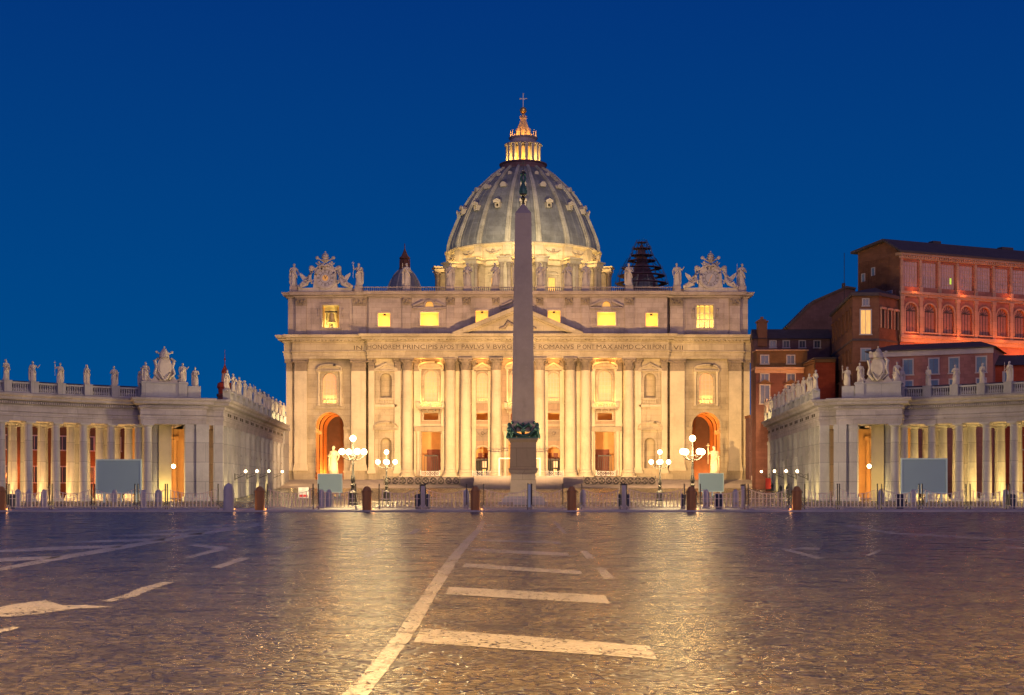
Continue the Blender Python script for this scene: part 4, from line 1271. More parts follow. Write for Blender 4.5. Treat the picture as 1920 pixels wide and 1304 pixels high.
# lantern
LX = DX
pf = MB().lathe([(7.6, 112.2), (8.0, 112.8), (7.9, 114.4), (8.3, 114.6), (8.3, 115.0), (4.0, 115.05)], DX, DY, 48)
pf.build('lantern_gallery', M['darkwall'], church, 40)
lt = MB().lathe([(4.4, 115.0), (4.4, 121.2), (5.2, 121.4)], DX, DY, 32)
lantern = lt.build('lantern', M['trav'], church, 30)
for i in range(16):
    a = -PI / 2 + PI / 16 + 2 * PI * i / 16
    m = MB()
    m.cbox(DX + 5.2 * math.cos(a), DY + 5.2 * math.sin(a), 118, 1.6, .5, 6.2, a)
    for t in (-1, 1):
        m.lathe([(.34, 115), (.27, 115.5), (.24, 120.2), (.4, 120.9), (.42, 121.3)], DX + 5.9 * math.cos(a) - t * .28 * math.sin(a), DY + 5.9 * math.sin(a) + t * .28 * math.cos(a), 8)
    m.build('lantern_columns', M['trav2'], lantern, 40)
    am = a + PI / 16
    if math.sin(am) < .3:
        point((FX + DX + 5.5 * math.cos(am), FY + DY + 5.5 * math.sin(am), 115.5), 1900, YEL, .1)
        gp_ = MB().ext(arch(0, .55, 115.6, 120.0, 8), -.06, 0)
        o = gp_.build('window', M['paneY'], lantern, 0)
        o.location = (DX + 4.47 * math.cos(am), DY + 4.47 * math.sin(am), 0); o.rotation_euler = (0, 0, am + PI / 2)
cn = MB().lathe([(6.3, 121.2), (6.6, 121.5), (6.5, 121.9), (5.0, 122.0), (4.6, 122.3), (4.5, 123.5), (4.9, 123.8), (5.1, 124.2), (3.4, 124.3)], DX, DY, 40)
cn.build('lantern_cornice', M['attic'], lantern, 40)
cr = MB()
for i in range(16):
    a = -PI / 2 + PI / 16 + 2 * PI * i / 16
    cr.lathe([(.3, 124.2), (.18, 124.6), (.32, 125.1), (.12, 125.5), (.26, 125.9), (.1, 126.4), (.2, 126.6)], DX + 4.5 * math.cos(a), DY + 4.5 * math.sin(a), 7)
cr.build('candelabra', M['carve'], lantern, 50)
def flute(a, z): return 1 + .09 * math.cos(16 * a)
sp = MB().lathe([(3.3, 124.3), (2.9, 125.2), (2.2, 126.8), (1.6, 128.4), (1.1, 129.8), (.8, 130.7), (1.1, 131.0), (1.0, 131.3), (.6, 131.5), (.45, 132.6)], DX, DY, 64, fold=flute)
for i in range(8):
    a = 2 * PI * i / 8
    sp.tube([(DX + 1.0 * math.cos(a), DY + math.sin(a), 130.9), (DX + 1.25 * math.cos(a), DY + 1.25 * math.sin(a), 131.9)], .12, 5)
sp.build('spire', plain('spire_gold_stone', (.55, .38, .2), .6, 0, .25, 2), lantern, 60)
MB().ball((DX, DY, 133.8), 1.2, 20, 12).build('orb', M['gilt'], lantern, 60)
cx_ = MB(); cx_.box(DX - .14, DX + .14, DY - .14, DY + .14, 135.0, 139.6); cx_.box(DX - 1.15, DX + 1.15, DY - .12, DY + .12, 137.75, 138.05)
for (x, z) in ((-1.15, 137.9), (1.15, 137.9), (0, 139.6)): cx_.ball((DX + x, DY, z), .3, 7, 5)
cx_.build('cross', plain('pale_metal', (.5, .5, .45), .5, .3), lantern, 0)
for i in range(5):
    a = -PI / 2 + (i - 2) * .6
    point((FX + DX + 4.1 * math.cos(a), FY + DY + 4.1 * math.sin(a), 124.7), 700, (1, .5, .12), .1)
# floodlights round the drum, hidden behind the church front
for i in range(-4, 4):
    a = -PI / 2 + PH + 2 * PI * i / NR
    for da in (-.12, .12):
        point((FX + DX + 29.6 * math.cos(a + da), FY + DY + 29.6 * math.sin(a + da), 79.0), 720, (1, .62, .17), .12)
    am = a + PI / NR
    point((FX + DX + 33 * math.cos(am), FY + DY + 33 * math.sin(am), 63), 1500, (1, .55, .14), .3)
for sx_ in (-26, 26):
    spot((FX + DX + sx_, FY + DY - 135, 52), (FX + DX + sx_ * .2, FY + DY, 86), 640000, (1, .78, .42), 25, 1.0)

# minor domes on both sides; the right one stands inside its scaffold
for s in (-1, 1):
    mx, my = s * 38.6 + DX, 118.0
    d_ = MB().lathe([(6.2, 50), (6.2, 64.3), (6.5, 64.6), (6.5, 65.2), (5.9, 65.6), (5.5, 67.6), (4.7, 69.8), (3.6, 71.7), (2.1, 73.3), (1.8, 73.8)], mx, my, 32).build('minor_dome', M['lead'], church, 40)
    r_ = MB()
    for i in range(8):
        a = PI / 8 + 2 * PI * i / 8
        r_.tube([(mx + r * math.cos(a), my + r * math.sin(a), z) for r, z in ((5.95, 65.6), (5.55, 67.6), (4.75, 69.8), (3.65, 71.7), (2.15, 73.4))], [.35, .33, .3, .26, .2], 5)
    r_.build('rib', M['rib'], d_, 60)
    l_ = MB().lathe([(1.9, 73.7), (1.9, 74.2), (1.2, 74.3), (1.2, 77.0), (1.75, 77.2), (1.75, 77.6), (1.1, 78.2), (.5, 79.6), (.15, 80.6), (.12, 82.2)], mx, my, 16)
    for i in range(8):
        a = 2 * PI * i / 8
        l_.lathe([(.2, 74.2), (.17, 77.0)], mx + 1.55 * math.cos(a), my + 1.55 * math.sin(a), 6)
    l_.build('minor_lantern', M['brown'], d_, 40)
sca = thing('scaffold', 'dark tiered scaffold wrapped round the small right dome of the church', 'scaffold', (FX + DX + 38.6, FY + 118, 50))
q = MB()
tiers = [(16.5, 9.0), (19.0, 8.6), (21.5, 7.8), (24.0, 6.6), (26.4, 4.6), (28.2, 3.6), (30.4, 3.0), (32.4, 1.6)]
for z, r in tiers:
    for i in range(12):
        a0, a1 = 2 * PI * i / 12, 2 * PI * (i + 1) / 12
        q.add([(rr * math.cos(a), rr * math.sin(a), z + dz_) for dz_ in (0, .22) for a in (a0, a1) for rr in (max(.3, r - 2.2), r)],
              [(0, 1, 3, 2), (4, 6, 7, 5), (1, 5, 7, 3), (0, 2, 6, 4)])
q.build('deck', M['darkwall'], sca, 0)
nw_ = MB().lathe([(6.4, 4), (6.2, 14), (5.3, 18), (4.0, 21.5), (2.4, 24.5), (1.5, 27), (1.2, 30), (.3, 32)], 0, 0, 16, fold=lambda a, z: 1 + .05 * math.sin(5 * a + z))
nw_.build('netting', M['darkwall'], sca, 0)
q = MB()
for (z0, r0), (z1, r1) in zip([(8, 9.0)] + tiers[:-1], tiers):
    for i in range(12):
        a = 2 * PI * i / 12
        q.tube([(r0 * math.cos(a), r0 * math.sin(a), z0), (r1 * math.cos(a), r1 * math.sin(a), z1 + 1.0)], .09, 4)
        if i % 3 == 0:
            a2 = 2 * PI * (i + 1) / 12
            q.tube([(r0 * math.cos(a), r0 * math.sin(a), z0), (r1 * math.cos(a2), r1 * math.sin(a2), z1)], .06, 4)
q.build('poles', M['iron'], sca, 0)

# statues standing along the front
names = [(-55.4, 0, 'robed stone figure at the far left corner of the church roofline'),
         (-39.2, 1, 'stone figure raising a hand just right of the left clock'),
         (-27.4, 4, 'stone figure with a staff in front of the small left dome'),
         (-16.7, 3, 'stone figure first of three left of the obelisk above the church front'),
         (-12.4, 2, 'stone figure holding a book, second of three left of the obelisk above the church front'),
         (-5.6, 0, 'stone figure nearest the obelisk on its left above the church front'),
         (0, 1, 'stone figure holding a cross, hidden mostly by the obelisk above the church front'),
         (5.6, 3, 'stone figure nearest the obelisk on its right above the church front'),
         (12.4, 4, 'stone figure with a staff, second of three right of the obelisk above the church front'),
         (16.7, 0, 'stone figure third of three right of the obelisk above the church front'),
         (27.4, 2, 'stone figure holding a book beside the scaffolded dome'),
         (39.2, 3, 'stone figure stretching an arm just left of the right clock'),
         (55.4, 4, 'robed stone figure with a staff at the far right corner of the church roofline')]
for i, (x, arm, lb) in enumerate(names):
    edge = abs(x) > 50
    statue((FX + x, FY + (2.1 if edge else 1.05), 52.15 if not edge else 52.2), 5.7, i, arm, random.Random(i).uniform(-.4, .4), lb, 'statues along the church front')

# ================================================================== steps in front of the church
st = MB()
n = 16
for i in range(n):
    t0 = 322 + i * 1.9; z1 = 2.2 + (i + 1) * (ZB - 1.0 - 2.2) / n
    st.box(-60, 60, t0, 372, 1.8 if i == 0 else z1 - .21, z1)
tag(st.build('steps', M['stepstone'], smooth=0), kind='structure')
pf_ = MB().box(-31, 31, 352.5, 366, 4.0, ZB - .6)
pf_.box(-30, 30, 354, 366, ZB - .6, ZB - .3)
tag(pf_.build('terrace', M['stepstone']), kind='structure')
podium = thing('podium', 'pale grey stone podium at the foot of the church stairs behind the obelisk', 'podium', (-1.0, 318, 0))
MB().box(-9.3, 9.3, 0, 32, 1.0, 4.6).build('base', M['stepstone'], podium, 0)
q = MB().box(-9.5, 9.5, -.15, 32, 4.6, 4.85); 
for x in (-9.3, -4.6, 0, 4.6, 9.3): q.box(x - .3, x + .3, -.12, -.001, 1.2, 4.6)
q.build('coping', M['stepstone'], podium, 0)
# white goal-shaped canopy frame on the podium
can = thing('canopy_frame', 'white open canopy frame on the podium, half hidden by the obelisk', 'canopy', (.1, 324, 4.85))
q = MB()
for x in (-5.4, 3.6):
    for y in (0, 4): q.box(x - .09, x + .09, y - .09, y + .09, 0, 3.9)
q.build('post', M['white'], can, 0)
q = MB()
for y in (0, 4): q.box(-5.5, 3.7, y - .05, y + .05, 3.9, 4.02)
for x in (-5.4, 3.6): q.box(x - .05, x + .05, .05, 3.95, 3.9, 4.02)
q.build('top_frame', M['white'], can, 0)
# ring-patterned railings in front of the doors and the rows on the stairs
def ring_rail(nm, lb, x, y, z, L, grp, mat='iron', h=1.0):
    root = thing(nm, lb, 'railing', (x, y, z), 0, grp)
    m = MB(); n_ = int(L / h)
    for i in range(n_):
        c = -L / 2 + (i + .5) * L / n_
        pts = [(c + .42 * h * math.cos(2 * PI * k_ / 10), 0, .5 * h + .42 * h * math.sin(2 * PI * k_ / 10)) for k_ in range(11)]
        m.tube(pts, .075 * h, 4)
        m.tube([(c - .3 * h, 0, .2 * h), (c + .3 * h, 0, .8 * h)], .045 * h, 4); m.tube([(c + .3 * h, 0, .2 * h), (c - .3 * h, 0, .8 * h)], .045 * h, 4)
    m.build('ring_grille', M[mat], root, 0)
    m = MB().box(-L / 2, L / 2, -.05, .05, h, h + .1); m.box(-L / 2, L / 2, -.05, .05, 0, .08)
    for i in range(int(L / 4) + 1):
        xx = -L / 2 + L * i / max(1, int(L / 4)); m.box(xx - .07, xx + .07, -.07, .07, 0, h + .35)
    m.build('rail', M[mat], root, 0)
for x, lb in ((-21.5, 'left outer door'), (-8.8, 'left arched door'), (8.8, 'right arched door'), (21.5, 'right outer door')):
    ring_rail('door_railing', 'white ring-patterned railing in front of the %s of the church' % lb, FX + x, FY - 1.6, ZB, 4.6, 'railings at the church doors', 'white', 1.05)
ring_rail('stair_railing', 'long dark ring-patterned railing across the stairs left of the podium', -22.6, 329, 3.05, 17, 'railings across the stairs', 'iron', 1.6)
ring_rail('stair_railing', 'long dark ring-patterned railing across the stairs right of the podium', 21.5, 329, 3.05, 16, 'railings across the stairs', 'iron', 1.6)
# the two great standing saints at the foot of the stairs, brightly floodlit
for s, lb, arm in ((-1, 'brilliantly lit white saint statue before the left arch of the church', 0), (1, 'brilliantly lit white saint statue before the right arch of the church', 1)):
    X = -42.6 if s < 0 else 43.0
    ped = thing('statue_pedestal', 'tall stone pedestal under the lit saint on the %s' % ('left' if s < 0 else 'right'), 'pedestal', (X, 332, 0), 0, 'pedestals of the two saints')
    MB().box(-1.4, 1.4, -1.4, 1.4, 1, 4.9).build('base', M['trav'], ped, 0)
    MB().box(-1.65, 1.65, -1.65, 1.65, 4.9, 5.4).build('cap', M['trav'], ped, 0)
    r_ = statue((X, 332, 5.4), 6.4, 4 if s < 0 else 7, arm, .2 * s, lb, 'lit saints before the church', mat=M['trav2'], name='saint_statue')
    spot((X - s * 1.5, 327.5, 3.4), (X, 332, 9), 26000, (1, .66, .22), 60, .8, .2)

# ================================================================== OBELISK
ob = thing('obelisk', 'tall plain red granite obelisk on a stepped pedestal in the middle of the square', 'obelisk', (0, 173, 0))
def frus(w0, w1, z0, z1, m=None):
    m = m or MB(); a, b_ = w0 / 2, w1 / 2
    return m.add([(-a, -a, z0), (a, -a, z0), (a, a, z0), (-a, a, z0), (-b_, -b_, z1), (b_, -b_, z1), (b_, b_, z1), (-b_, b_, z1)],
                 [(0, 3, 2, 1), (4, 5, 6, 7), (0, 1, 5, 4), (1, 2, 6, 5), (2, 3, 7, 6), (3, 0, 4, 7)])
m = frus(2.72, 1.88, 8.6, 34.0); frus(1.88, .12, 34.0, 35.3, m)
m.build('shaft', M['granite'], ob, 0)
m = MB(); frus(5.6, 5.6, -.2, .35, m); frus(5.0, 5.0, .35, .7, m); frus(4.4, 4.4, .7, 1.0, m)
m.build('step', M['marble'], ob, 0)
m = MB(); frus(3.7, 3.4, 1.0, 1.5, m); frus(3.0, 2.85, 1.5, 3.7, m); frus(3.1, 3.4, 3.7, 4.0, m)
m.build('lower_pedestal', M['trav'], ob, 0)
m = MB(); frus(3.4, 3.5, 4.0, 4.25, m); frus(3.1, 3.0, 4.25, 7.3, m); frus(3.1, 3.45, 7.3, 7.55, m); frus(3.45, 3.45, 7.55, 7.7, m)
m.build('pedestal_block', M['granped'], ob, 0)
m = MB()
for sx in (-1, 1):
    for sy in (-1, 1):
        # crouching lion at each corner
        x, y = sx * 1.25, sy * 1.25
        m.tube([(x * .75, y * .75, 8.2), (x, y, 8.35), (x * 1.25, y * 1.25, 8.55)], [.34, .38, .3], 8)
        m.ball((x * 1.32, y * 1.32, 8.75), .3, 9, 6); m.ball((x * 1.22, y * 1.22, 8.75), .36, 9, 6)
        for q in (-.25, .25): m.tube([(x * 1.2 + q, y * 1.2 - q, 8.4), (x * 1.35 + q, y * 1.35 - q, 7.8)], [.13, .1], 6)
        m.tube([(x * .95, y * .95, 8.3), (x * .95, y * .95, 9.5)], [.3, .06], 7)
        m.ball((x * 1.0, y * 1.0, 9.55), .2, 7, 5)
for k_ in range(4):
    a = PI / 2 * k_; c, q = math.cos(a), math.sin(a)
    def P(u, z, o=1.5): return (u * c - (-o) * q * -1 if False else u * c + o * q, u * q - o * c, z)
    # eagle with garland slung to the corners
    m.ball(P(0, 8.75, 1.6), .34, 9, 7, .8, .8, 1.5); m.ball(P(0, 9.4, 1.65), .17, 8, 5)
    for t in (-1, 1):
        m.tube([P(t * .15, 9.0, 1.6), P(t * .65, 9.35, 1.6), P(t * .95, 9.05, 1.6), P(t * .8, 8.6, 1.6)], [.22, .26, .2, .05], 6)
    m.tube([P(-1.5, 8.9, 1.7), P(-.9, 8.25, 1.66), P(0, 7.98, 1.7), P(.9, 8.25, 1.66), P(1.5, 8.9, 1.7)], [.12, .17, .2, .17, .12], 7)
m.box(-1.75, 1.75, -1.75, 1.75, 7.702, 7.88)
m.build('bronze_lions_and_eagles', M['bronze'], ob, 60)
m = MB(); m.lathe([(.16, 35.0), (.12, 35.6), (.3, 35.9), (.12, 36.1), (.42, 36.3), (.42, 36.42)], 0, 0, 12)
m.build('finial_stem', M['iron'], ob, 40)
m = MB().lathe([(.46, 36.42), (.48, 36.7), (.40, 37.1), (.22, 37.5), (.12, 37.8)], 0, 0, 14)
for t in (-1, 1):
    m.tube([(0, 0, 37.6), (t * .25, 0, 38.2), (t * .1, 0, 38.7)], [.12, .16, .08], 6); m.ball((t * .22, 0, 38.7), .17, 7, 5)
m.build('mounts', M['bronze'], ob, 60)
m = MB()
for i in range(8):
    a = 2 * PI * i / 8; m.tube([(0, 0, 38.9), (.36 * math.cos(a), 0, 38.9 + .36 * math.sin(a))], [.13, .015], 5)
m.box(-.05, .05, -.05, .05, 38.6, 40.6); m.box(-.3, .3, -.045, .045, 39.95, 40.06)
m.build('star_and_cross', M['iron'], ob, 0)

# ================================================================== CANDELABRA LAMPS
def candelabrum(name_label, x, y, rot, narm, grp='big street lamps on the square'):
    root = thing('street_lamp', name_label, 'street lamp', (x, y, gz(y)), rot, grp)
    m = MB().lathe([(.62, 0), (.62, .25), (.5, .35), (.5, 1.3), (.58, 1.4), (.42, 1.5), (.3, 1.7)], 0, 0, 8)
    m.build('base', M['iron'], root, 30)
    m = MB().lathe([(.26, 1.7), (.2, 2.1), (.3, 2.3), (.16, 2.5), (.27, 2.8), (.24, 3.2), (.15, 3.5), (.13, 4.6), (.17, 4.7), (.11, 4.9), (.09, 5.5), (.2, 5.6), (.1, 5.8), (.06, 7.3), (.14, 7.38)], 0, 0, 14)
    m.build('pole', M['iron'], root, 40)
    MB().ball((0, 0, 7.66), .36, 14, 9).build('globe', M['globe'], root, 60)
    for i in range(narm):
        a = 2 * PI * i / narm
        c, q = math.cos(a), math.sin(a)
        m = MB().tube([(r * c, r * q, z) for r, z in ((.08, 5.3), (.5, 5.15), (.95, 5.3), (1.3, 5.6), (1.35, 5.8))], [.05, .06, .05, .04, .09], 6)
        m.tube([(r * c, r * q, z) for r, z in ((.1, 5.7), (.5, 5.75), (.75, 5.5), (.6, 5.3))], [.04, .04, .03, .02], 5)
        am = m.build('arm', M['iron'], root, 60)
        MB().ball((1.35 * c, 1.35 * q, 6.12), .36, 14, 9).build('globe', M['globe'], am, 60)
    return root
candelabrum('tall iron lamp with blazing globes, nearer of the two left of the obelisk', -19.6, 170, R(28), 4)
candelabrum('tall iron lamp with blazing globes, farther of the two left of the obelisk', -21.3, 230, R(0), 4)
candelabrum('tall iron lamp with blazing globes, nearer of the two right of the obelisk', 19.5, 170, R(28), 4)
candelabrum('tall iron lamp with blazing globes, farther of the two right of the obelisk', 21.3, 230, R(0), 4)

fm = thing('added_floodlight_mast', 'unseen mast added behind the obelisk with two floodlights and a light-blocking plate', 'floodlight', (-.15, 285, 0))  # unseen mast added to carry the central floodlights
MB().lathe([(.2, 0), (.12, .5), (.1, 5.0)], 0, 0, 10).build('pole', M['iron'], fm, 40)
MB().box(-1.3, 1.3, -.06, .06, 5.0, 5.12).build('crossbar', M['iron'], fm, 0)
for t in (-1.05, 1.05):
    MB().box(t - .25, t + .25, -.35, -.15, 5.3, 5.9).build('housing', M['iron'], fm, 0)
MB().box(-2.1, 2.1, .45, .47, 4.7, 5.585).build('light_block_plate', M['iron'], fm, 0)  # plate added to keep the floodlight off podium and steps
# ================================================================== COLONNADES
CX0 = -0.3
def colonnade(s, sidename):
    root = thing('colonnade', 'curved open colonnade of pale stone columns on the %s side of the square' % sidename, 'colonnade', (CX0, 0, 0))
    def P(th, r): return (s * (18 + r * math.cos(R(th))), 173 + r * math.sin(R(th)))
    TH = [55.7 - 3.38 * k_ for k_ in range(9)]
    H0, HC = .35, 12.2
    cm = {}
    for row, r in enumerate((76.9, 81.6, 87.4, 92.0)):
        rad = .66 + .03 * row
        for k_, th in enumerate(TH):
            x, y = P(th, r)
            if row not in cm:
                m = MB().lathe([(rad * 1.3, H0), (rad * 1.3, H0 + .25), (rad * 1.2, H0 + .3), (rad * 1.2, H0 + .5), (rad * 1.05, H0 + .6), (rad, H0 + .7), (rad * .99, 5), (rad * .87, 11.4), (rad * .95, 11.45), (rad * .95, 11.55), (rad * .88, 11.6), (rad * .9, 11.75), (rad * 1.15, 11.95)], 0, 0, 22)
                m.box(-rad * 1.38, rad * 1.38, -rad * 1.38, rad * 1.38, .08, H0)
                o = m.build('column', M['col'], root, 40); cm[row] = o
                ab = MB().box(-rad * 1.25, rad * 1.25, -rad * 1.25, rad * 1.25, 11.951, HC)
                o2 = ab.build('abacus', M['col'], o, 0)
            else:
                o = cm[row].copy(); col.objects.link(o); o.parent = root
                c2 = cm[row].children[0].copy(); col.objects.link(c2); c2.parent = o
            o.location = (x, y, 0); o.rotation_euler = (0, 0, R(th) if s > 0 else PI - R(th))
    # stylobate, entablature, cornice and roof follow the curve
    fine = [57.5 - 1.69 * k_ for k_ in range(20)]
    def sweep(r, prof):
        path = [P(t, r) for t in (fine if s > 0 else fine)]
        # out must point to the square (towards smaller radius)
        return path if s < 0 else list(reversed(path)), prof
    def do(r, prof, name, mat, sm=30):
        path = [P(t, r) for t in fine]
        m1 = MB().mould(path, [(-o if s > 0 else o, z) for o, z in prof] if False else prof)
        # decide side by testing the first offset
        c0 = Vector((s * 18, 173)); p0 = Vector(path[0]); v0 = Vector(m1.v[1][:2])
        return m1
    def ring_profile(prof_r, name, mat, sm=30):
        """prof_r: (radius, z) pairs swept along the curve"""
        m = MB(); k_ = len(prof_r)
        for t in fine:
            for r, z in prof_r:
                x, y = P(t, r); m.v.append((x, y, z))
        for i in range(len(fine) - 1):
            for j in range(k_ - 1):
                m.f.append((i * k_ + j, (i + 1) * k_ + j, (i + 1) * k_ + j + 1, i * k_ + j + 1))
        m.f += [tuple(range(k_)), tuple((len(fine) - 1) * k_ + j for j in range(k_))]
        return m.build(name, mat, root, sm)
    ring_profile([(75.4, 0), (75.4, .08), (93.6, .081)], 'stylobate', M['marble'])
    ent = ring_profile([(93.2, HC), (76.15, HC), (76.15, 12.9), (76.0, 12.95), (76.0, 13.5), (75.85, 13.6), (76.1, 13.65), (76.1, 14.6), (75.75, 14.75), (75.75, 15.15), (75.0, 15.35), (74.9, 15.75), (74.6, 15.95), (74.5, 16.3), (74.6, 16.35), (93.6, 16.36), (93.6, 12.2)], 'entablature', M['colwall'])
    dn = MB()
    for k_ in range(118):
        t = 57.2 - k_ * .27
        x, y = P(t, 75.55)
        dn.cbox(x, y, 14.95, .34, .2, .32, R(t) + (0 if s > 0 else 0) if s > 0 else PI - R(t))
    dn.build('dentils', M['colwall'], ent, 0)
    rf = ring_profile([(80.5, 16.37), (80.5, 17.6), (84.5, 18.9), (88.5, 17.6), (93.6, 16.5)], 'tiled_roof', M['roof'])
    # balustrade: rails swept, balusters between the statue pedestals
    rail = MB()
    for (z0, z1, h) in ((16.36, 16.62, .28), (17.75, 18.0, .3)):
        k0 = len(rail.v)
        for t in fine:
            for r, z in ((75.6 - h, z0), (75.6 - h, z1), (75.6 + h, z1), (75.6 + h, z0)):
                x, y = P(t, r); rail.v.append((x, y, z))
        for i in range(len(fine) - 1):
            for j in range(4):
                a, b_ = k0 + i * 4 + j, k0 + i * 4 + (j + 1) % 4
                rail.f.append((a, b_, b_ + 4, a + 4))
    ra = rail.build('balustrade_rail', M['col'], root, 0)
    for k_ in range(len(TH)):
        bl = MB()
        for i in range(8):
            t = TH[k_] - .55 - (3.38 - 1.1) * (i + .5) / 8
            x, y = P(t, 75.6)
            bl.lathe([(.12, 16.62), (.17, 16.95), (.08, 17.3), (.13, 17.75)], x, y, 6)
        bl.build('balusters', M['col'], root, 50)
    ped = MB(); sgrp = 'statues along the %s colonnade' % sidename
    ords = ['first', 'second', 'third', 'fourth', 'fifth', 'sixth', 'seventh', 'eighth', 'ninth']
    for k_, t in enumerate(TH):
        x, y = P(t, 75.6)
        ang = R(t) if s > 0 else PI - R(t)
        ped = MB()
        ped.cbox(x, y, 17.2, 1.2, 1.25, 1.66, ang)
        ped.cbox(x, y, 18.1, 1.35, 1.4, .14, ang)
        ped.build('statue_pedestal', M['col'], root, 0)
        statue((CX0 + x, y, 18.17), 3.15, k_ + (3 if s > 0 else 0), (k_ * 2 + (1 if s > 0 else 0)) % 5 if k_ % 4 != 1 else 0, ang - PI / 2 + (0 if s > 0 else 0) + random.Random(k_).uniform(-.5, .5),
               'pale robed statue on the curved %s balustrade, %s from the coat of arms outwards' % (sidename, ords[k_] if k_ < 6 else ords[k_]), sgrp)
    # lamps at the feet of the inner columns, hidden behind the front row
    for k_ in range(len(TH) - 1):
        x, y = P(TH[k_] - .1, 78.9)
        point((CX0 + x, y, .9), 1700, (1, .62, .13) if s > 0 else (1, .52, .12), .12)
        if k_ % 2 == 0:
            x, y = P(TH[k_] - 1.7, 84.6)
            point((CX0 + x, y, 3.0), 1500, (1, .58, .16), .2)
    # ---------------- end portico with its coat of arms
    A = (s * 59.6, 232.4); B = (s * 50.6, 235.6)
    L = math.hypot(B[0] - A[0], B[1] - A[1])
    if s < 0: org, ang = A, math.atan2(B[1] - A[1], B[0] - A[0])
    else: org, ang = B, math.atan2(A[1] - B[1], A[0] - B[0])
    pr = bpy.data.objects.new('end_portico', None); col.objects.link(pr); pr.parent = root; pr.location = (org[0], org[1], 0); pr.rotation_euler = (0, 0, ang)
    def mx(x): return x if s < 0 else L - x
    def bx(m, x0, x1, y0, y1, z0, z1):
        a, b_ = sorted((mx(x0), mx(x1))); return m.box(a, b_, y0, y1, z0, z1)
    for cx in (.85, ):
        m = MB().lathe([(.9, H0 - .2), (.9, H0 + .2), (.85, H0 + .4), (.7, H0 + .6), (.68, 5), (.6, 11.4), (.66, 11.5), (.62, 11.7), (.8, 11.95)], mx(cx), .8, 22)
        m.box(mx(cx) - .9, mx(cx) + .9, -.1, 1.7, 11.951, HC); m.box(mx(cx) - 1, mx(cx) + 1, -.2, 1.8, .0, H0 - .2)
        m.build('column', M['col'], pr, 40)
    m = MB()
    bx(m, 6.6, 7.9, .2, 1.8, 0, HC); bx(m, 8.3, 10.3, 0, 2.2, 0, HC); bx(m, 7.9, 8.3, .6, 1.8, 0, HC)
    for x0, x1 in ((6.5, 8.0), (8.2, 10.4)): bx(m, x0, x1, -.06, 2.2, 11.5, 11.9); bx(m, x0 - .1, x1 + .1, -.15, 2.3, 0, .7)
    m.build('pier', M['col'], pr, 0)
    # columns standing deeper in the passage
    for (cx, cy) in ((2.3, 5.2), (3.2, 9.5), (1.6, 14.0)):
        MB().lathe([(.95, .1), (.9, .5), (.72, .7), (.7, 5), (.62, 11.4), (.8, 11.9), (.9, HC)], mx(cx), cy, 22).build('column', M['col'], pr, 40)
    m = MB(); bx(m, 2.9, 4.9, 4.2, 5.6, 0, HC)
    m.build('passage_wall', M['plaster_y'], pr, 0)
    # ornate orange-lit wall at the far end of the passage
    m = MB(); bx(m, 0, 9.6, 19, 19.4, 0, 13)
    for x0 in (5.0, 6.6): bx(m, x0, x0 + .7, 18.6, 19, 1.2, 10.2)
    bx(m, 4.6, 7.6, 18.4, 19, 10.2, 10.9); bx(m, 4.6, 7.6, 18.4, 19, .4, 1.4); bx(m, 5.8, 6.5, 18.5, 18.99, 2.2, 8.5)
    m.build('end_wall', M['plaster_or'], pr, 0)
    pth = [(-.3, 20), (-.3, 0), (L + .3, 0), (L + .3, 20)]
    m = MB().mould(pth, [(-3.2, HC), (0, HC), (0, 12.9), (.12, 12.95), (.12, 13.5), (.25, 13.6), (.05, 13.65), (.05, 14.6), (.3, 14.75), (.3, 15.15), (1.0, 15.35), (1.1, 15.75), (1.4, 15.95), (1.5, 16.3), (1.4, 16.36), (-3.2, 16.37)])
    m.box(2, L - 2, 2, 20, HC + .3, 16.3); m.box(0, L, .1, 20, HC + .02, HC + .25)
    e2 = m.build('entablature', M['colwall'], pr, 30)
    m = MB()
    for i in range(26):
        x = (i + .5) * (L + .4) / 26 - .2; m.box(x - .1, x + .1, -.55, -.31, 14.79, 15.14)
    m.build('dentils', M['colwall'], e2, 0)
    # attic block with the shield
    m = MB()
    bx(m, -.2, 6.9, -.2, 2.2, 16.37, 18.5); bx(m, -.35, 7.05, -.35, 2.3, 18.5, 18.75); bx(m, -.35, 7.05, -.35, 2.3, 16.37, 16.7)
    for x in (.5, 6.2): bx(m, x - .7, x + .7, -.4, .2, 16.7, 18.9)
    bx(m, 7.0, 9.0, -.1, 1.8, 16.37, 18.3)
    m.build('attic_block', M['col'], pr, 0)
    m = MB(); cxs = mx(3.35)
    m.ext([(cxs - 2.3, 18.75), (cxs + 2.3, 18.75), (cxs + 1.7, 19.5), (cxs + 1.2, 20.6), (cxs + .9, 21.0), (cxs - .9, 21.0), (cxs - 1.2, 20.6), (cxs - 1.7, 19.5)], .3, 1.4)
    o_ = []
    for i in range(20):
        t = 2 * PI * i / 20; x = math.sin(t); z = math.cos(t)
        o_.append((cxs + 1.15 * x * (1 - .25 * (z < 0) * -z), 21.1 + 1.75 * z * (1.15 if z < 0 else 1)))
    m.ext(o_, -.15, .7); m.ext([(cxs + (x - cxs) * .72, 21.1 + (z - 21.1) * .72) for x, z in o_], -.35, -.1)
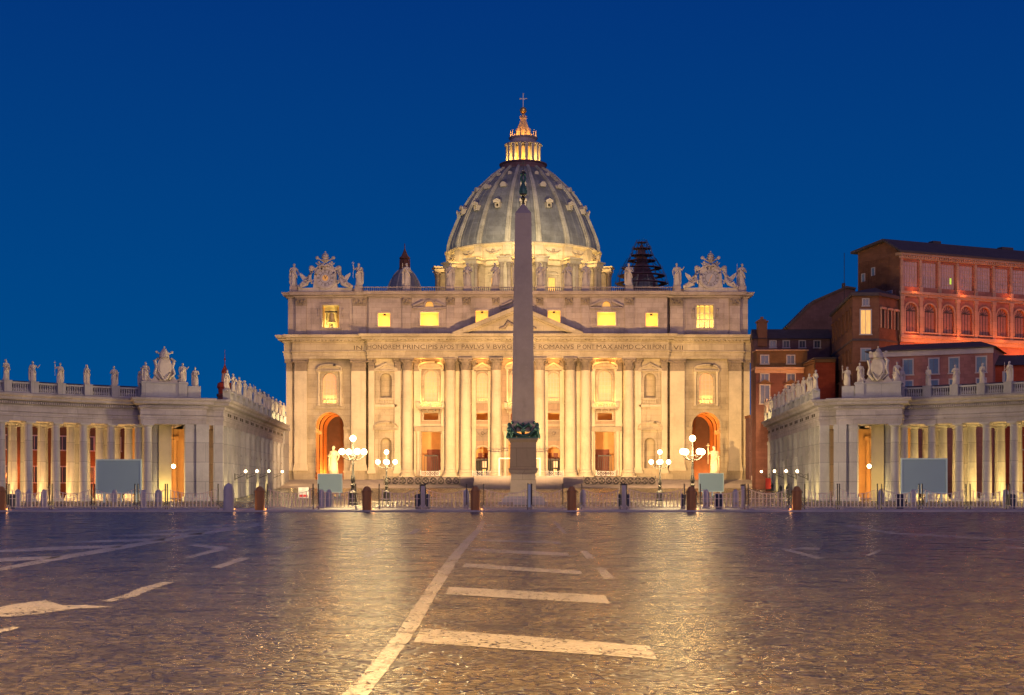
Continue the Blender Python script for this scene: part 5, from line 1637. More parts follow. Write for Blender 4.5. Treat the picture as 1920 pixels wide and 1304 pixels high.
    for t in (-1, 1):
        m.tube([(cxs + t * 1.0, .1, 22.6), (cxs + t * 1.5, 0, 22.2), (cxs + t * 1.25, 0, 21.2), (cxs + t * 1.5, 0, 20.2), (cxs + t * .7, 0, 19.2)], [.2, .3, .22, .28, .2], 7)
        m.tube([(cxs - t * 1.2, .4, 22.3), (cxs + t * 1.2, .4, 23.6)], .13, 5); m.ball((cxs + t * 1.2, .4, 23.6), .22, 8, 5, 1, .6, 1)
        m.tube([(cxs + t * 2.2, .5, 19.0), (cxs + t * 2.6, .5, 19.7), (cxs + t * 2.1, .5, 20.0)], [.4, .3, .1], 7)
        m.tube([(cxs + t * .8, -.3, 20.4), (cxs + t * .4, -.45, 19.5), (cxs, -.4, 19.1)], [.1, .2, .15], 6)
    m.lathe([(.75, 22.5), (.8, 22.8), (.7, 23.4), (.35, 24.0), (.06, 24.3)], cxs, .3, 14)
    for z in (22.7, 23.15, 23.6): m.lathe([(.8 - (z - 22.7) * .25, z - .06), (.92 - (z - 22.7) * .3, z), (.8 - (z - 22.7) * .25, z + .06)], cxs, .3, 14)
    m.ball((cxs, .3, 24.4), .15, 6, 4)
    m.build('coat_of_arms', M['statue'], pr, 50)
    cr_, sn = math.cos(ang), math.sin(ang)
    def W(x, y): return (CX0 + org[0] + mx(x) * cr_ - y * sn, org[1] + mx(x) * sn + y * cr_)
    for i, (x, ph) in enumerate(((.5, 18.9), (6.2, 18.9), (8.2, 18.3))):
        wx, wy = W(x, .5)
        statue((wx, wy, ph), 3.1, i + (2 if s < 0 else 0), (0, 3, 2)[i] if s < 0 else (3, 0, 1)[i], ang + (.3 - .3 * i),
               'pale statue %s by the %s coat of arms' % (('on the outer side', 'on the side towards the church', 'on the corner pier')[i], sidename), 'statues round the %s coat of arms' % sidename)
    for (x, y, z, pw, c_) in ((3.6, 2.3, .8, 900, YEL), (4.0, 8.5, 1.0, 900, (1, .65, .22)), (6.0, 15.5, 3.0, 1500, (1, .36, .06)), (5.2, 11.5, 9.0, 700, (1, .45, .1))):
        wx, wy = W(x, y); point((wx, wy, z), pw, c_, .2)
    # hanging globe lantern in the passage
    wx, wy = W(5.3, 5.0)
    ln = thing('hanging_lantern', 'glowing globe hanging in the portico passage on the %s' % sidename, 'lantern', (wx, wy, 5.6), 0, 'globes in the portico passages')
    MB().ball((0, 0, 0), .34, 12, 8).build('globe', M['globe2'], ln, 60)
    MB().tube([(0, 0, .3), (0, 0, 6.9)], .03, 5).build('chain', M['iron'], ln, 0)
    return root, W
rootL, WL = colonnade(-1, 'left')
rootR, WR = colonnade(1, 'right')

# ================================================================== straight corridors up to the church
def corridor(s, sidename):
    x0, y0, x1, y1 = s * 48.6, 239.5, s * 54.0, 331.0
    L = math.hypot(x1 - x0, y1 - y0); ang = math.atan2(y1 - y0, x1 - x0)
    root = thing('corridor_wing', 'long pilastered corridor wing running from the %s portico up to the church' % sidename, 'building', (CX0 + x0, y0, 0), ang)
    # local: x along the wing, wall face at y=0, square on the side +y*f
    f = 1 if s > 0 else -1       # for the right wing the square lies towards +y (left of travel)
    def b(m, xa, xb, o0, o1, z0, z1):    # o: distance out of the wall towards the square
        ya, yb = sorted((f * o0, f * o1)); return m.box(xa, xb, ya, yb, z0, z1)
    m = MB()
    N = 11; step = (L - 8) / N
    b(m, 0, 19, -.6, -1.4, 0, 12.2); b(m, 19, L, -.6, -14, 0, 12.2)
    b(m, 7.6, L, 0, -.6, 0, 12.2)
    b(m, -1, 0.2, .3, -1.2, 0, 12.2)
    b(m, 3.8, 5.0, .35, -.6, 0, 12.2)
    m.build('wall', M['col'], root, 0)
    for i in range(N + 1):
        xa = 8 + i * step
        m = MB()
        for t in (0, 1.9): 
            b(m, xa + t, xa + t + 1.15, .002, .5, 0, 12.2); b(m, xa + t - .12, xa + t + 1.27, .003, .62, 0, .8); b(m, xa + t - .1, xa + t + 1.25, .003, .62, 11.4, 12.0)
        m.build('paired_pilasters', M['col'], root, 0)
        if i < N:
            w_ = MB(); b(w_, xa + 4.4, xa + 6.3, .001, .25, 3.2, 3.5); b(w_, xa + 4.5, xa + 4.75, .001, .2, 3.5, 7.6); b(w_, xa + 5.95, xa + 6.2, .001, .2, 3.5, 7.6); b(w_, xa + 4.3, xa + 6.4, .001, .35, 7.6, 8.0)
            o = w_.build('window', M['col'], root, 0)
            p_ = MB(); b(p_, xa + 4.75, xa + 5.95, .002, .06, 3.5, 7.6); p_.build('pane', M['paneD'], o, 0)
    path = [(-1, -f * 12), (-1, f * .35), (L, f * .35), (L, -f * 12)]
    if f > 0: path = list(reversed(path))
    # make "out" point to the square whatever the travel direction
    prof_ = [(-3, 12.2), (0, 12.2), (0, 12.9), (.12, 12.95), (.12, 13.5), (.25, 13.6), (.05, 13.65), (.05, 14.6), (.3, 14.75), (.3, 15.15), (1.0, 15.35), (1.1, 15.75), (1.4, 15.95), (1.5, 16.3), (1.4, 16.36), (-3, 16.37)]
    m = MB().mould(path, prof_)
    if (m.v[len(prof_) + 12][1] * f) < .5:
        m = MB().mould(list(reversed(path)), prof_)
    b(m, .5, L - .5, -2.5, -14, 12.2, 16.3)
    m.build('entablature', M['colwall'], root, 30)
    m = MB()       # dark slot openings in the frieze
    for i in range(N + 1):
        for t in (1.0, 3.4):
            b(m, 3 + i * step + t * 1.0, 3 + i * step + t + 1.3, .41, .46, 13.85, 14.35)
    m.build('frieze_slot', M['dark'], root, 0)
    m = MB()
    b(m, -1, L, .55, .95, 16.37, 16.65); b(m, -1, L, .5, 1.0, 17.75, 18.0)
    nst = 13; sp_ = (L - 2) / (nst - 1)
    for i in range(nst):
        xx = .6 + i * sp_
        b(m, xx - .6, xx + .6, .15, 1.35, 16.37, 18.17)
        if i < nst - 1:
            for j in range(10):
                xb = xx + .8 + (sp_ - 1.6) * (j + .5) / 10
                m.lathe([(.12, 16.65), (.16, 17.0), (.08, 17.3), (.12, 17.75)], xb, f * .75, 5)
    m.build('balustrade', M['col'], root, 40)
    c, q = math.cos(ang), math.sin(ang)
    def W(x, o): return (CX0 + x0 + x * c - f * o * q, y0 + x * q + f * o * c)
    ords = ['nearest', 'second', 'third', 'fourth', 'fifth', 'sixth', 'seventh', 'eighth', 'ninth', 'tenth', 'eleventh', 'twelfth', 'farthest']
    for i in range(nst):
        wx, wy = W(.6 + i * sp_, .75)
        lit = 'golden floodlit' if i >= 8 else 'dusky'
        statue((wx, wy, 18.17), 3.15, i, (0, 2, 3, 4, 0, 1, 2)[i % 7], -s * 1.1 + .2 * math.sin(i * 3),
               '%s statue, %s from the portico on the %s corridor roof' % (lit, ords[i], sidename), 'statues along the %s corridor wing' % sidename)
    # the floodlight strip on the cornice by the far statues
    for x in (L - 26, L - 18, L - 10, L - 3):
        wx, wy = W(x, 1.75)
        point((wx, wy, 16.95), 520, (1, .72, .25), .08)
    # wall lamps on scrolled brackets
    for i, xx in enumerate((12, 28, 47, 72)):
        wx, wy = W(xx, .5)
        bl = thing('wall_lamp', 'glowing globe on a scrolled iron bracket, %s along the %s corridor wing' % (('first', 'second', 'third', 'fourth')[i], sidename), 'wall lamp', (wx, wy, 3.9 + .25 * i), ang + (PI / 2 if f > 0 else -PI / 2), 'bracket lamps on the %s corridor wing' % sidename)
        m = MB().tube([(0, 0, -.3), (.7, 0, .0), (1.5, 0, .3), (1.8, 0, .75)], [.07, .06, .05, .05], 5)
        m.tube([(0, 0, .4), (.5, 0, .5), (.9, 0, .2), (.6, 0, .0), (.4, 0, .2)], .045, 5); m.tube([(0, 0, -.5), (0, 0, .7)], .09, 5); m.tube([(.8, 0, .5), (1.3, 0, .7), (1.6, 0, .35)], .04, 5)
        m.build('bracket', M['iron'], bl, 60)
        MB().ball((1.8, 0, 1.05), .24, 12, 8).build('globe', M['globe2'], bl, 60)
        # narrow strip of light washing the wall between the pilasters
        wx, wy = W(8 + (i * 2 + 1) * step - 1.2, .5)
        point((wx, wy, 1.2 + gz(wy)), 200, YEL, .08)
    wx, wy = W(2.4, -.2); point((wx, wy, 1.0), 420, YEL, .1)
    wx, wy = W(6.2, -.2); point((wx, wy, 1.0), 260, YEL, .1)
    wx, wy = W(L - 1, 2.5); point((wx, wy, 3.4), 300, (1, .62, .2), .2)
    return root
corridor(-1, 'left'); corridor(1, 'right')
# blue banner hung on the left corridor wing
bn = MB().box(-.03, .03, -.75, .75, 5.8, 10.2)
tag(bn.build('banner', M['blue'], smooth=0, loc=(CX0 - 52.05, 291, 0)), 'narrow blue banner hung high on the left corridor wing', 'banner')

# ================================================================== BUILDINGS behind
def wpt(px, D): return (px - 977) / 2768 * D
def zpt(py, D): return EYE + (921 - py) / 2768 * D
def house(name, label, x0, x1, y0, depth, z1, mat, roof='flat', roof_h=1.5, rz=0, cornice=True, z0=0):
    """front face at local y=0 looking to the square"""
    root = thing(name, label, 'building', (x0, y0, 0), rz)
    Wd = x1 - x0
    return root, Wd
def win(root, cx, z0, w_, h_, y=0, fr='frame', pane='paneD', shutters=False, d=.18, side=None):
    m = MB(); t = .22
    m.box(cx - w_ / 2 - t, cx - w_ / 2, y - d, y - .004, z0, z0 + h_); m.box(cx + w_ / 2, cx + w_ / 2 + t, y - d, y - .004, z0, z0 + h_)
    m.box(cx - w_ / 2 - t, cx + w_ / 2 + t, y - d, y - .004, z0 + h_, z0 + h_ + t); m.box(cx - w_ / 2 - t - .1, cx + w_ / 2 + t + .1, y - d - .1, y - .004, z0 - t, z0)
    o = m.build('window', M[fr], root, 0)
    p = MB()
    if shutters:
        for q in (-1, 1): 
            xa, xb = sorted((cx + q * .03, cx + q * w_ / 2)); p.box(xa, xb, y - .1, y - .004, z0, z0 + h_)
            for i in range(int(h_ / .22)):
                p.box(xa + .08, xb - .08, y - .13, y - .1, z0 + .12 + i * .22, z0 + .22 + i * .22)
        p.build('shutter', M['shutter'], o, 0)
    else:
        p.box(cx - w_ / 2, cx + w_ / 2, y - .06, y - .004, z0, z0 + h_); pp = p.build('pane', M[pane], o, 0)
        MB().box(cx - .04, cx + .04, y - .1, y - .061, z0, z0 + h_).build('glazing_bar', M[fr], o, 0)
    return o

# --- palace with the glazed loggias
pa = thing('palace', 'tall salmon palace with two glazed loggia floors lit orange from below, upper right', 'building', (74.0, 290, 0), R(24.4))
LP = 52
m = MB(); u0, sp_ = 2.7, 4.62
nb = 10
holes = []
for i in range(nb):
    c = u0 + i * sp_
    holes += [rect(c, 1.85, 41.9, 46.9), arch(c, 1.45, 33.0, 37.2, 10)]
m.wall([(0, 10), (LP, 10), (LP, 48.2), (0, 48.2)], holes, 0, 1.0)
m.box(0, LP, 1.1, 13, 10, 41.2); m.box(0, LP, 3, 13, 41.2, 48.2)
m.build('loggia_wall', M['palace'], pa, 30)
tr = MB()
tr.box(-.3, LP, -.9, 1.0, 47.9, 48.5); tr.box(-.2, LP, -.5, 0, 47.3, 47.9)
tr.box(-.2, LP, -.7, 0, 40.4, 40.9); tr.box(-.1, LP, -.35, 0, 39.9, 40.4)
tr.box(-.2, LP, -.7, 0, 31.7, 32.3); tr.box(-.1, LP, -.4, 0, 30.9, 31.7)
for i in range(nb + 1):
    x = u0 - sp_ / 2 + i * sp_
    tr.box(x - .38, x + .38, -.35, 0, 32.3, 39.9); tr.box(x - .5, x + .5, -.45, 0, 39.2, 39.9)
    tr.box(x - .25, x + .25, -.25, 0, 40.9, 47.3); tr.box(x - .4, x + .4, -.4, 0, 40.9, 41.9)
for i in range(90): tr.box(i * .55, i * .55 + .28, -.75, -.501, 47.5, 47.88)
tr.build('pilasters_and_cornices', M['palacetrim'], pa, 0)
for i in range(nb):
    c = u0 + i * sp_
    g_ = MB().box(c - 1.85, c + 1.85, .5, .56, 41.9, 46.9).build('loggia_glass', M['paneL'], pa, 0)
    q = mullions(c, 1.85, 41.9, 46.9, .48, 5, 6, False); q.build('mullion', M['palacetrim'], g_, 0)
    o = frame(c, 1.45, 33.0, 37.2, 0, .3, .2, True)
    o = o.build('arched_window', M['palacetrim'], pa, 30)
    MB().ext(arch(c, 1.45, 33.0, 37.2), .5, .56).build('pane', plain('loggia_lower_pane%d' % i, (.34, .17, .13), .5), o, 0)
    q = MB()
    for k_ in range(1, 6):
        a = PI * k_ / 6; q.tube([(c, .46, 37.2), (c + 1.45 * math.cos(a), .46, 37.2 + 1.45 * math.sin(a))], .05, 4)
    q.box(c - 1.45, c + 1.45, .4, .48, 37.1, 37.3)
    for x in (-.7, 0, .7): q.box(c + x - .04, c + x + .04, .42, .48, 33, 37.1)
    q.build('fan_bars', M['roof'], o, 0)
c = u0 + 2 * sp_ + .5
MB().box(c + .3, c + .75, .42, .47, 43.0, 44.2).build('lit_pane', glow('greenish_lit_window', (.7, .9, .12), .9), pa, 0)
# end wall block and roof
ew = MB()
ew.add([(0, 0, 10), (0, 13.3, 10), (0, 13.3, 50.4), (0, 4, 51.2), (0, 0, 48.4), (6, 0, 48.4), (6, 4, 51.2), (6, 13.3, 50.4), (6, 13.3, 10)], [(0, 1, 2, 3, 4), (1, 8, 7, 2), (4, 3, 6, 5)])
ew.build('end_wall', M['darkwall'] if False else M['brown'], pa, 0)
r_ = MB().add([(-.9, -1.2, 48.35), (LP, -1.2, 48.35), (LP, 4.2, 51.3), (-.9, 4.2, 51.3), (LP, 14.6, 50.2), (-.9, 14.6, 50.2), (-.9, -1.2, 48.75), (LP, -1.2, 48.75), (LP, 4.2, 51.75), (-.9, 4.2, 51.75), (LP, 14.6, 50.7), (-.9, 14.6, 50.7)],
              [(0, 1, 2, 3), (3, 2, 4, 5), (6, 9, 8, 7), (9, 11, 10, 8), (0, 6, 7, 1), (0, 3, 9, 6), (3, 5, 11, 9), (5, 4, 10, 11)])
for x, w_ in ((12, 2.0), (30, 3), (38, 1.2)): r_.box(x, x + w_, 4.5, 6, 51.2, 52.3)
r_.build('roof', M['roof'], pa, 0)
for (yy, z) in ((11.5, 44.2), (8.3, 45.0), (7.4, 40.5), (3.2, 40.0)):
    q = MB(); hw, hh = (.45, 1.5) if z > 42 else (.8, 1.2)
    q.box(-.12, -.004, yy - hw - .15, yy - hw, z, z + hh); q.box(-.12, -.004, yy + hw, yy + hw + .15, z, z + hh); q.box(-.14, -.004, yy - hw - .15, yy + hw + .15, z + hh, z + hh + .15)
    o = q.build('window', M['frame'], pa, 0)
    MB().box(-.06, -.004, yy - hw, yy + hw, z, z + hh).build('pane', M['shutter'], o, 0)
c_, s_ = math.cos(R(24.4)), math.sin(R(24.4))
def PW(u, v): return (74.0 + u * c_ - v * s_, 290 + u * s_ + v * c_)
for u in (6, 18, 30, 42):
    x, y = PW(u, -5.5); point((x, y, 27.0), 3000, (1, .26, .035), .4)
    x, y = PW(u - 3, -1.3); point((x, y, 41.15), 90, (1, .25, .04), .2)
for u in (3, 14, 25, 36):
    x, y = PW(u, -1.5); point((x, y, 31.0 + 1.6), 110, (1, .22, .04), .2)

# --- tower block in front of its left end
tb = thing('tower_block', 'chamfered corner block with one glowing window left of the loggia palace', 'building', (0, 0, 0))
pl_ = [(63.6, 285), (68.7, 285), (74.0, 290.6), (82, 300), (82, 318), (66.5, 318)]
pl_c = [(x - 0, y) for x, y in pl_]
m = MB().extz(pl_c, 8, 39.2)
m.build('wall', M['brown'], tb, 0)
q = MB()
cen = (72.5, 303)
ov = [(cen[0] + (x - cen[0]) * 1.06, cen[1] + (y - cen[1]) * 1.06) for x, y in pl_c]
q.extz(ov, 39.2, 39.8)
q.extz([(cen[0] + (x - cen[0]) * 1.015, cen[1] + (y - cen[1]) * 1.015) for x, y in pl_c], 30.6, 31.0)
top = []
q.add([(x, y, 39.8) for x, y in ov] + [(70.5, 296, 42.4), (73.5, 304, 42.8)], [(0, 1, 6), (1, 2, 6), (2, 3, 7, 6), (3, 4, 7), (4, 5, 7), (5, 0, 6, 7)])
q.build('roof', M['roof'], tb, 0)
win(tb, 66.1, 31.9, 1.9, 4.6, 285, 'frame', 'paneB')
win(tb, 66.1, 37.4, 1.0, 1.2, 285); win(tb, 66.1, 26.8, 1.6, 2.2, 285, 'frame', 'screen'); 
for face, (a, b_) in enumerate((((68.7, 285), (74.0, 290.6)), ((63.6, 285), (66.5, 318)))):
    d_ = Vector((b_[0] - a[0], b_[1] - a[1])); L_ = d_.length; an = math.atan2(d_.y, d_.x)
    nw = 3 if face == 0 else 6
    for lv, (z, h_) in enumerate(((33.2, 3.6), (26.5, 2.4), (20.5, 3.0))):
        for i in range(nw):
            w_ = MB(); x = L_ * (i + .5) / nw
            sg = -1 if face == 0 else 1
            ya, yb = sorted((sg * .004, sg * .2)); yc, yd = sorted((sg * .004, sg * .08))
            w_.box(x - .75, x - .55, ya, yb, z, z + h_); w_.box(x + .55, x + .75, ya, yb, z, z + h_); w_.box(x - .9, x + .9, *sorted((sg * .004, sg * .4)), z + h_, z + h_ + .4)
            o = w_.build('window', M['palacetrim'] if face == 0 else M['brown'], tb, 0); o.location = (a[0], a[1], 0); o.rotation_euler = (0, 0, an)
            p_ = MB().box(x - .55, x + .55, yc, yd, z, z + h_).build('pane', M['dark'], o, 0)
for (x, y, z, pw) in ((74.5, 284.5, 24, 2600), (58.5, 296, 16, 2200), (60, 308, 17, 2000)):
    point((x, y, z), pw, (1, .27, .03), .4)

# --- chapel with the long sloping dark roof
chp = thing('chapel', 'dark chapel with a long sloping gable roof behind the palace tower block', 'building', (0, 330, 0))
X = lambda p, D=330: wpt(p, D)
Z = lambda p, D=330: zpt(p, D)
MB().ext([(X(1474), 8), (X(1600), 8), (X(1600), Z(544)), (X(1580), Z(541)), (X(1522), Z(566)), (X(1474), Z(612))], 0, 7).build('wall', M['darkwall'], chp, 0)
q = MB().ext([(X(1470), Z(614)), (X(1520), Z(564)), (X(1582), Z(537)), (X(1600), Z(540)), (X(1600), Z(543)), (X(1582), Z(541)), (X(1522), Z(568)), (X(1474), Z(616))], -.6, 7.6)
q.box(X(1576), X(1581), 0, 1, Z(541), Z(531))
q.build('roof', M['roof'], chp, 0)
# --- low dark building with chimney turret
lowb = thing('low_building', 'low dark red building with a navy roof and chimney turret right of the church', 'building', (0, 326, 0))
X = lambda p, D=326: wpt(p, D)
Z = lambda p, D=326: zpt(p, D)
MB().box(X(1409), X(1552), 0, 4, 5, Z(636)).build('wall', M['darkwall'], lowb, 0)
MB().add([(X(1406), -.8, Z(636)), (X(1556), -.8, Z(636)), (X(1556), 4, Z(614)), (X(1410), 4, Z(614)), (X(1556), 8, Z(636)), (X(1412), 8, Z(636))], [(0, 1, 2, 3), (3, 2, 4, 5), (0, 3, 5), (1, 4, 2)]).build('roof', M['roof'], lowb, 0)
q = MB().box(X(1417), X(1434), -.4, 2, Z(650), Z(605)); q.box(X(1415), X(1436), -.6, 2.2, Z(605), Z(602)); q.box(X(1419), X(1432), -.2, 1.8, Z(602), Z(599)); q.box(X(1423), X(1428), .3, 1.3, Z(599), Z(594))
q.build('turret', M['brown'], lowb, 0)
for px in (1445, 1470, 1500, 1528): win(lowb, X(px), Z(652), 1.2, 1.4)
# --- ochre building beside the church
oc = thing('ochre_building', 'ochre and pink house with a pale cornice between the church and the palace', 'building', (0, 316, 0))
X = lambda p, D=316: wpt(p, D)
Z = lambda p, D=316: zpt(p, D)
MB().box(X(1413), X(1509), 0, 5, 2, Z(692)).build('wall', M['pink'], oc, 0)
MB().box(X(1415), X(1510), .3, 5, Z(690), Z(658)).build('upper_wall', M['ochre'], oc, 0)
q = MB().box(X(1411), X(1513), -.9, 5.2, Z(693), Z(689)); q.box(X(1411), X(1511), -.4, 0, Z(700), Z(693)); q.box(X(1413), X(1512), -.1, 5.2, Z(658), Z(656))
q.build('cornice', M['palacetrim'], oc, 0)
for px in (1430, 1479): 
    win(oc, X(px), Z(682), 1.5, 1.7, .3); win(oc, X(px), Z(716), 1.6, 1.6)
    o = win(oc, X(px), Z(757), 1.9, 3.9)
    q = MB().ext([(X(px) - 1.7, Z(720)), (X(px) + 1.7, Z(720)), (X(px), Z(712))], -.5, 0); q.build('hood', M['ochre'], o, 0)
for (x, z) in ((wpt(1425, 316), 20), (wpt(1490, 316), 20)):
    point((x, 308, z + 2), 1100, (1, .42, .10), .4)
# --- yellow and red house
yr = thing('red_house', 'small house with a red front and yellow side wall below the palace tower block', 'building', (0, 304, 0))
X = lambda p, D=304: wpt(p, D)
Z = lambda p, D=304: zpt(p, D)
MB().box(X(1525), X(1562), 0, 16, 5, Z(676)).build('wall', M['redwall'], yr, 0)
q = MB().box(X(1523), X(1562), -.4, 16, Z(680), Z(674)); q.box(X(1523), X(1525) - .005, 0, 15.9, 5, Z(681))
q.build('side_wall_and_cornice', M['ochre'], yr, 0)
MB().box(X(1521), X(1563), -.8, 16.5, Z(673.8), Z(671)).build('roof', M['roof'], yr, 0)
point((X(1505), 308, 22), 700, (1, .6, .2), .4)
# --- long pink house behind the right colonnade
ph_ = thing('pink_house', 'long pink house with blue shutters behind the right colonnade', 'building', (wpt(1627, 275), 275, 0), math.atan2(-9.5, wpt(1858, 265.5) - wpt(1627, 275)))
LH = math.hypot(wpt(1858, 265.5) - wpt(1627, 275), 9.5)
def uof(px):
    ox, oy = wpt(1627, 275), 275; dx, dy = (wpt(1858, 265.5) - ox) / LH, -9.5 / LH; k_ = (px - 977) / 2768
    return (k_ * oy - ox) / (dx - k_ * dy)
zt = zpt(661, 275)
MB().box(0, LH, 0, 14, 0, zt).build('wall', M['pinklight'], ph_, 0)
q = MB().add([(-.8, -.9, zt), (LH + .6, -.9, zt), (LH - 3, 6, zt + 1.5), (3, 6, zt + 1.5), (LH + .6, 14.5, zt), (-.8, 14.5, zt), (-.8, -.9, zt + .15), (LH + .6, -.9, zt + .15), (LH - 3, 6, zt + 1.75), (3, 6, zt + 1.75)],
         [(0, 1, 7, 6), (6, 7, 8, 9), (9, 8, 4, 5), (6, 9, 5), (7, 4, 8), (0, 5, 4, 1)])
q.build('roof', M['roof'], ph_, 0)
MB().box(-.1, LH + .1, -.35, 0, zt - 1.0, zt - .02).build('eaves_band', M['frame'], ph_, 0)
for px in (1652, 1699, 1747, 1785, 1836):
    win(ph_, uof(px), zpt(701, 270), 1.6, 2.7, 0, 'frame', shutters=True)
    win(ph_, uof(px), zpt(733, 270), 1.5, 1.9, 0, 'frame', shutters=True)
dk = thing('dark_house', 'dark red house with a low roof at the right edge behind the colonnade', 'building', (wpt(1862, 268), 268, 0), R(-8))
MB().box(0, 22, 0, 12, 0, zpt(684, 266)).build('wall', M['redwall'], dk, 0)
zt2 = zpt(684, 266)
MB().add([(-.5, -.8, zt2), (23, -.8, zt2), (22, 5, zt2 + 2.3), (1.5, 5, zt2 + 2.3), (23, 12.5, zt2), (-.5, 12.5, zt2)], [(0, 1, 2, 3), (3, 2, 4, 5), (0, 3, 5), (1, 4, 2)]).build('roof', M['roof'], dk, 0)
for x in (2.2, 8, 14): win(dk, x, zpt(722, 268), 1.5, 2.2, 0, 'frame', shutters=True)
# --- walls of the houses seen through the columns
for s, lb, mt, c_ in ((-1, 'orange-lit house glimpsed between the columns of the left colonnade', 'ochre', (1, .20, .03)), (1, 'dark red house glimpsed between the columns of the right colonnade', 'brown', (1, .3, .08))):
    bb = thing('house', lb, 'building', (CX0 + s * 98, 262, 0), R(-38) * s)
    MB().box(-34, 34, 0, 8, 0, 15).build('wall', M[mt], bb, 0)
    MB().box(-34.5, 34.5, -.6, 8.5, 15, 15.6).build('roof', M['roof'], bb, 0)
    for i in range(12):
        win(bb, -30 + i * 5.2, 3.2, 1.5, 2.8); win(bb, -30 + i * 5.2, 9.2, 1.5, 2.4)
    if s < 0:
        for i in range(4):
            a_ = R(-38) * s; u, v = -22 + i * 15, -3.5
            point((CX0 + s * 98 + u * math.cos(a_) - v * math.sin(a_), 262 + u * math.sin(a_) + v * math.cos(a_), 4.5), 1900, c_, .3)
# --- domed bell turret beyond the left portico
bt = thing('bell_turret', 'small church turret with a red-lit cap behind the left portico', 'tower', (wpt(417.5, 300), 300, 0))
bt.scale = (.58, .58, .93)
MB().lathe([(2.6, 5), (2.6, 22.2), (2.9, 22.5), (2.9, 22.9)], 0, 0, 8).build('tower_wall', M['pink'], bt, 0)
m = MB().lathe([(2.2, 22.9), (2.3, 24.0), (2.75, 24.3), (2.5, 25.2), (1.7, 25.5)], 0, 0, 20); m.build('cap', M['redwall'], bt, 40)  # red light on the cap put into its dark red colour
m = MB().lathe([(1.25, 25.5), (1.2, 26.3), (1.0, 27.4)], 0, 0, 12); m.build('lantern', M['palacetrim'], bt, 40)
m = MB().lathe([(1.2, 27.4), (1.15, 27.9), (.5, 28.8), (.15, 29.4), (.12, 30.2), (.42, 30.5), (.12, 30.8), (.05, 32.6)], 0, 0, 12); m.build('spire', M['redwall'], bt, 40)
point((wpt(417.5, 300), 295.5, 23.4), 60, (1, .12, .08), .2)
tag(MB().tube([(0, 0, 18), (0, 0, 36)], .06, 5).build('antenna', M['iron'], loc=(wpt(1579, 300) - .0, 300, 14)), 'thin aerial mast left of the salmon palace roof', 'antenna')

# --- trees
def tree(name, label, x, y, z, h, r, seed, grp=None, flat=False):
    rr = random.Random(seed)
    root = thing(name, label, 'tree', (x, y, z), 0, grp)
    m = MB().tube([(0, 0, 0), (.2, .1, h * .4), (.1, -.1, h * .7)], [.4, .3, .15], 8)
    for i in range(7):
        a = rr.uniform(0, 6.28); m.tube([(.1, 0, h * .45), (r * .45 * math.cos(a), r * .45 * math.sin(a), h * .68), (r * .75 * math.cos(a), r * .75 * math.sin(a), h * .8)], [.16, .1, .04], 5)
    m.build('trunk', M['bark'], root, 60)
    m = MB()
    cl = []
    for i in range(34):
        a = rr.uniform(0, 6.28); q = r * math.sqrt(rr.random()) * .85
        zc = h * (.70 + .25 * (1 - (q / r) ** 2) * rr.uniform(.3, 1)) if flat else h * rr.uniform(.5, .95)
        cl.append((q * math.cos(a), q * math.sin(a), zc, r * rr.uniform(.14, .26)))
    for (cx, cy, cz, cr) in cl:
        for i in range(85):
            v = Vector((rr.gauss(0, 1), rr.gauss(0, 1), rr.gauss(0, .7))).normalized() * cr * rr.uniform(.55, 1.1)
            c = Vector((cx, cy, cz)) + v; n_ = (v + Vector((rr.uniform(-1, 1), rr.uniform(-1, 1), rr.uniform(-1, 1))) * cr * .6).normalized()
            t1 = n_.orthogonal().normalized() * rr.uniform(.16, .3); t2 = n_.cross(t1).normalized() * rr.uniform(.1, .22)
            m.add([c - t1, c - t2, c + t1, c + t2], [(0, 1, 2, 3)])
    m.build('crown', M['leaf'], root, 0)
tree('pine_tree', 'dark umbrella pine between the left corridor wing and the church', -66.5, 372, 2, 26, 5.5, 3, 'dark pines beside the church', True)
tree('pine_tree', 'lower dark pine partly behind the left corridor wing', -73, 378, 2, 23, 5, 4, 'dark pines beside the church', True)
tree('tree', 'dark tree above the ochre house right of the church', wpt(1520, 322), 322, 12, 18, 3.2, 8)
# grey side wall linking the left corridor wing to the church
lk = thing('link_wall', 'grey stone wall joining the left corridor wing to the church', 'wall', (0, 338, 0))
MB().box(-61, -54.6, 0, 6, 0, 15.5).build('body', M['col'], lk, 0)
MB().box(-61, -54.3, -.4, 6, 15.5, 16.2).build('coping', M['colwall'], lk, 0)

gh = thing('gatehouse', 'dim purple gatehouse wall in the gap between the church and the right corridor wing', 'building', (0, 350, 0))
MB().box(53.6, 63, 0, 6, 0, 19).build('wall', M['darkwall'], gh, 0)
q = MB().box(53.4, 63.1, -.4, 6, 19, 19.6); q.build('coping', M['brown'], gh, 0)
win(gh, 54.7, 11, .9, 2.4); win(gh, 54.7, 4, .9, 3.0)
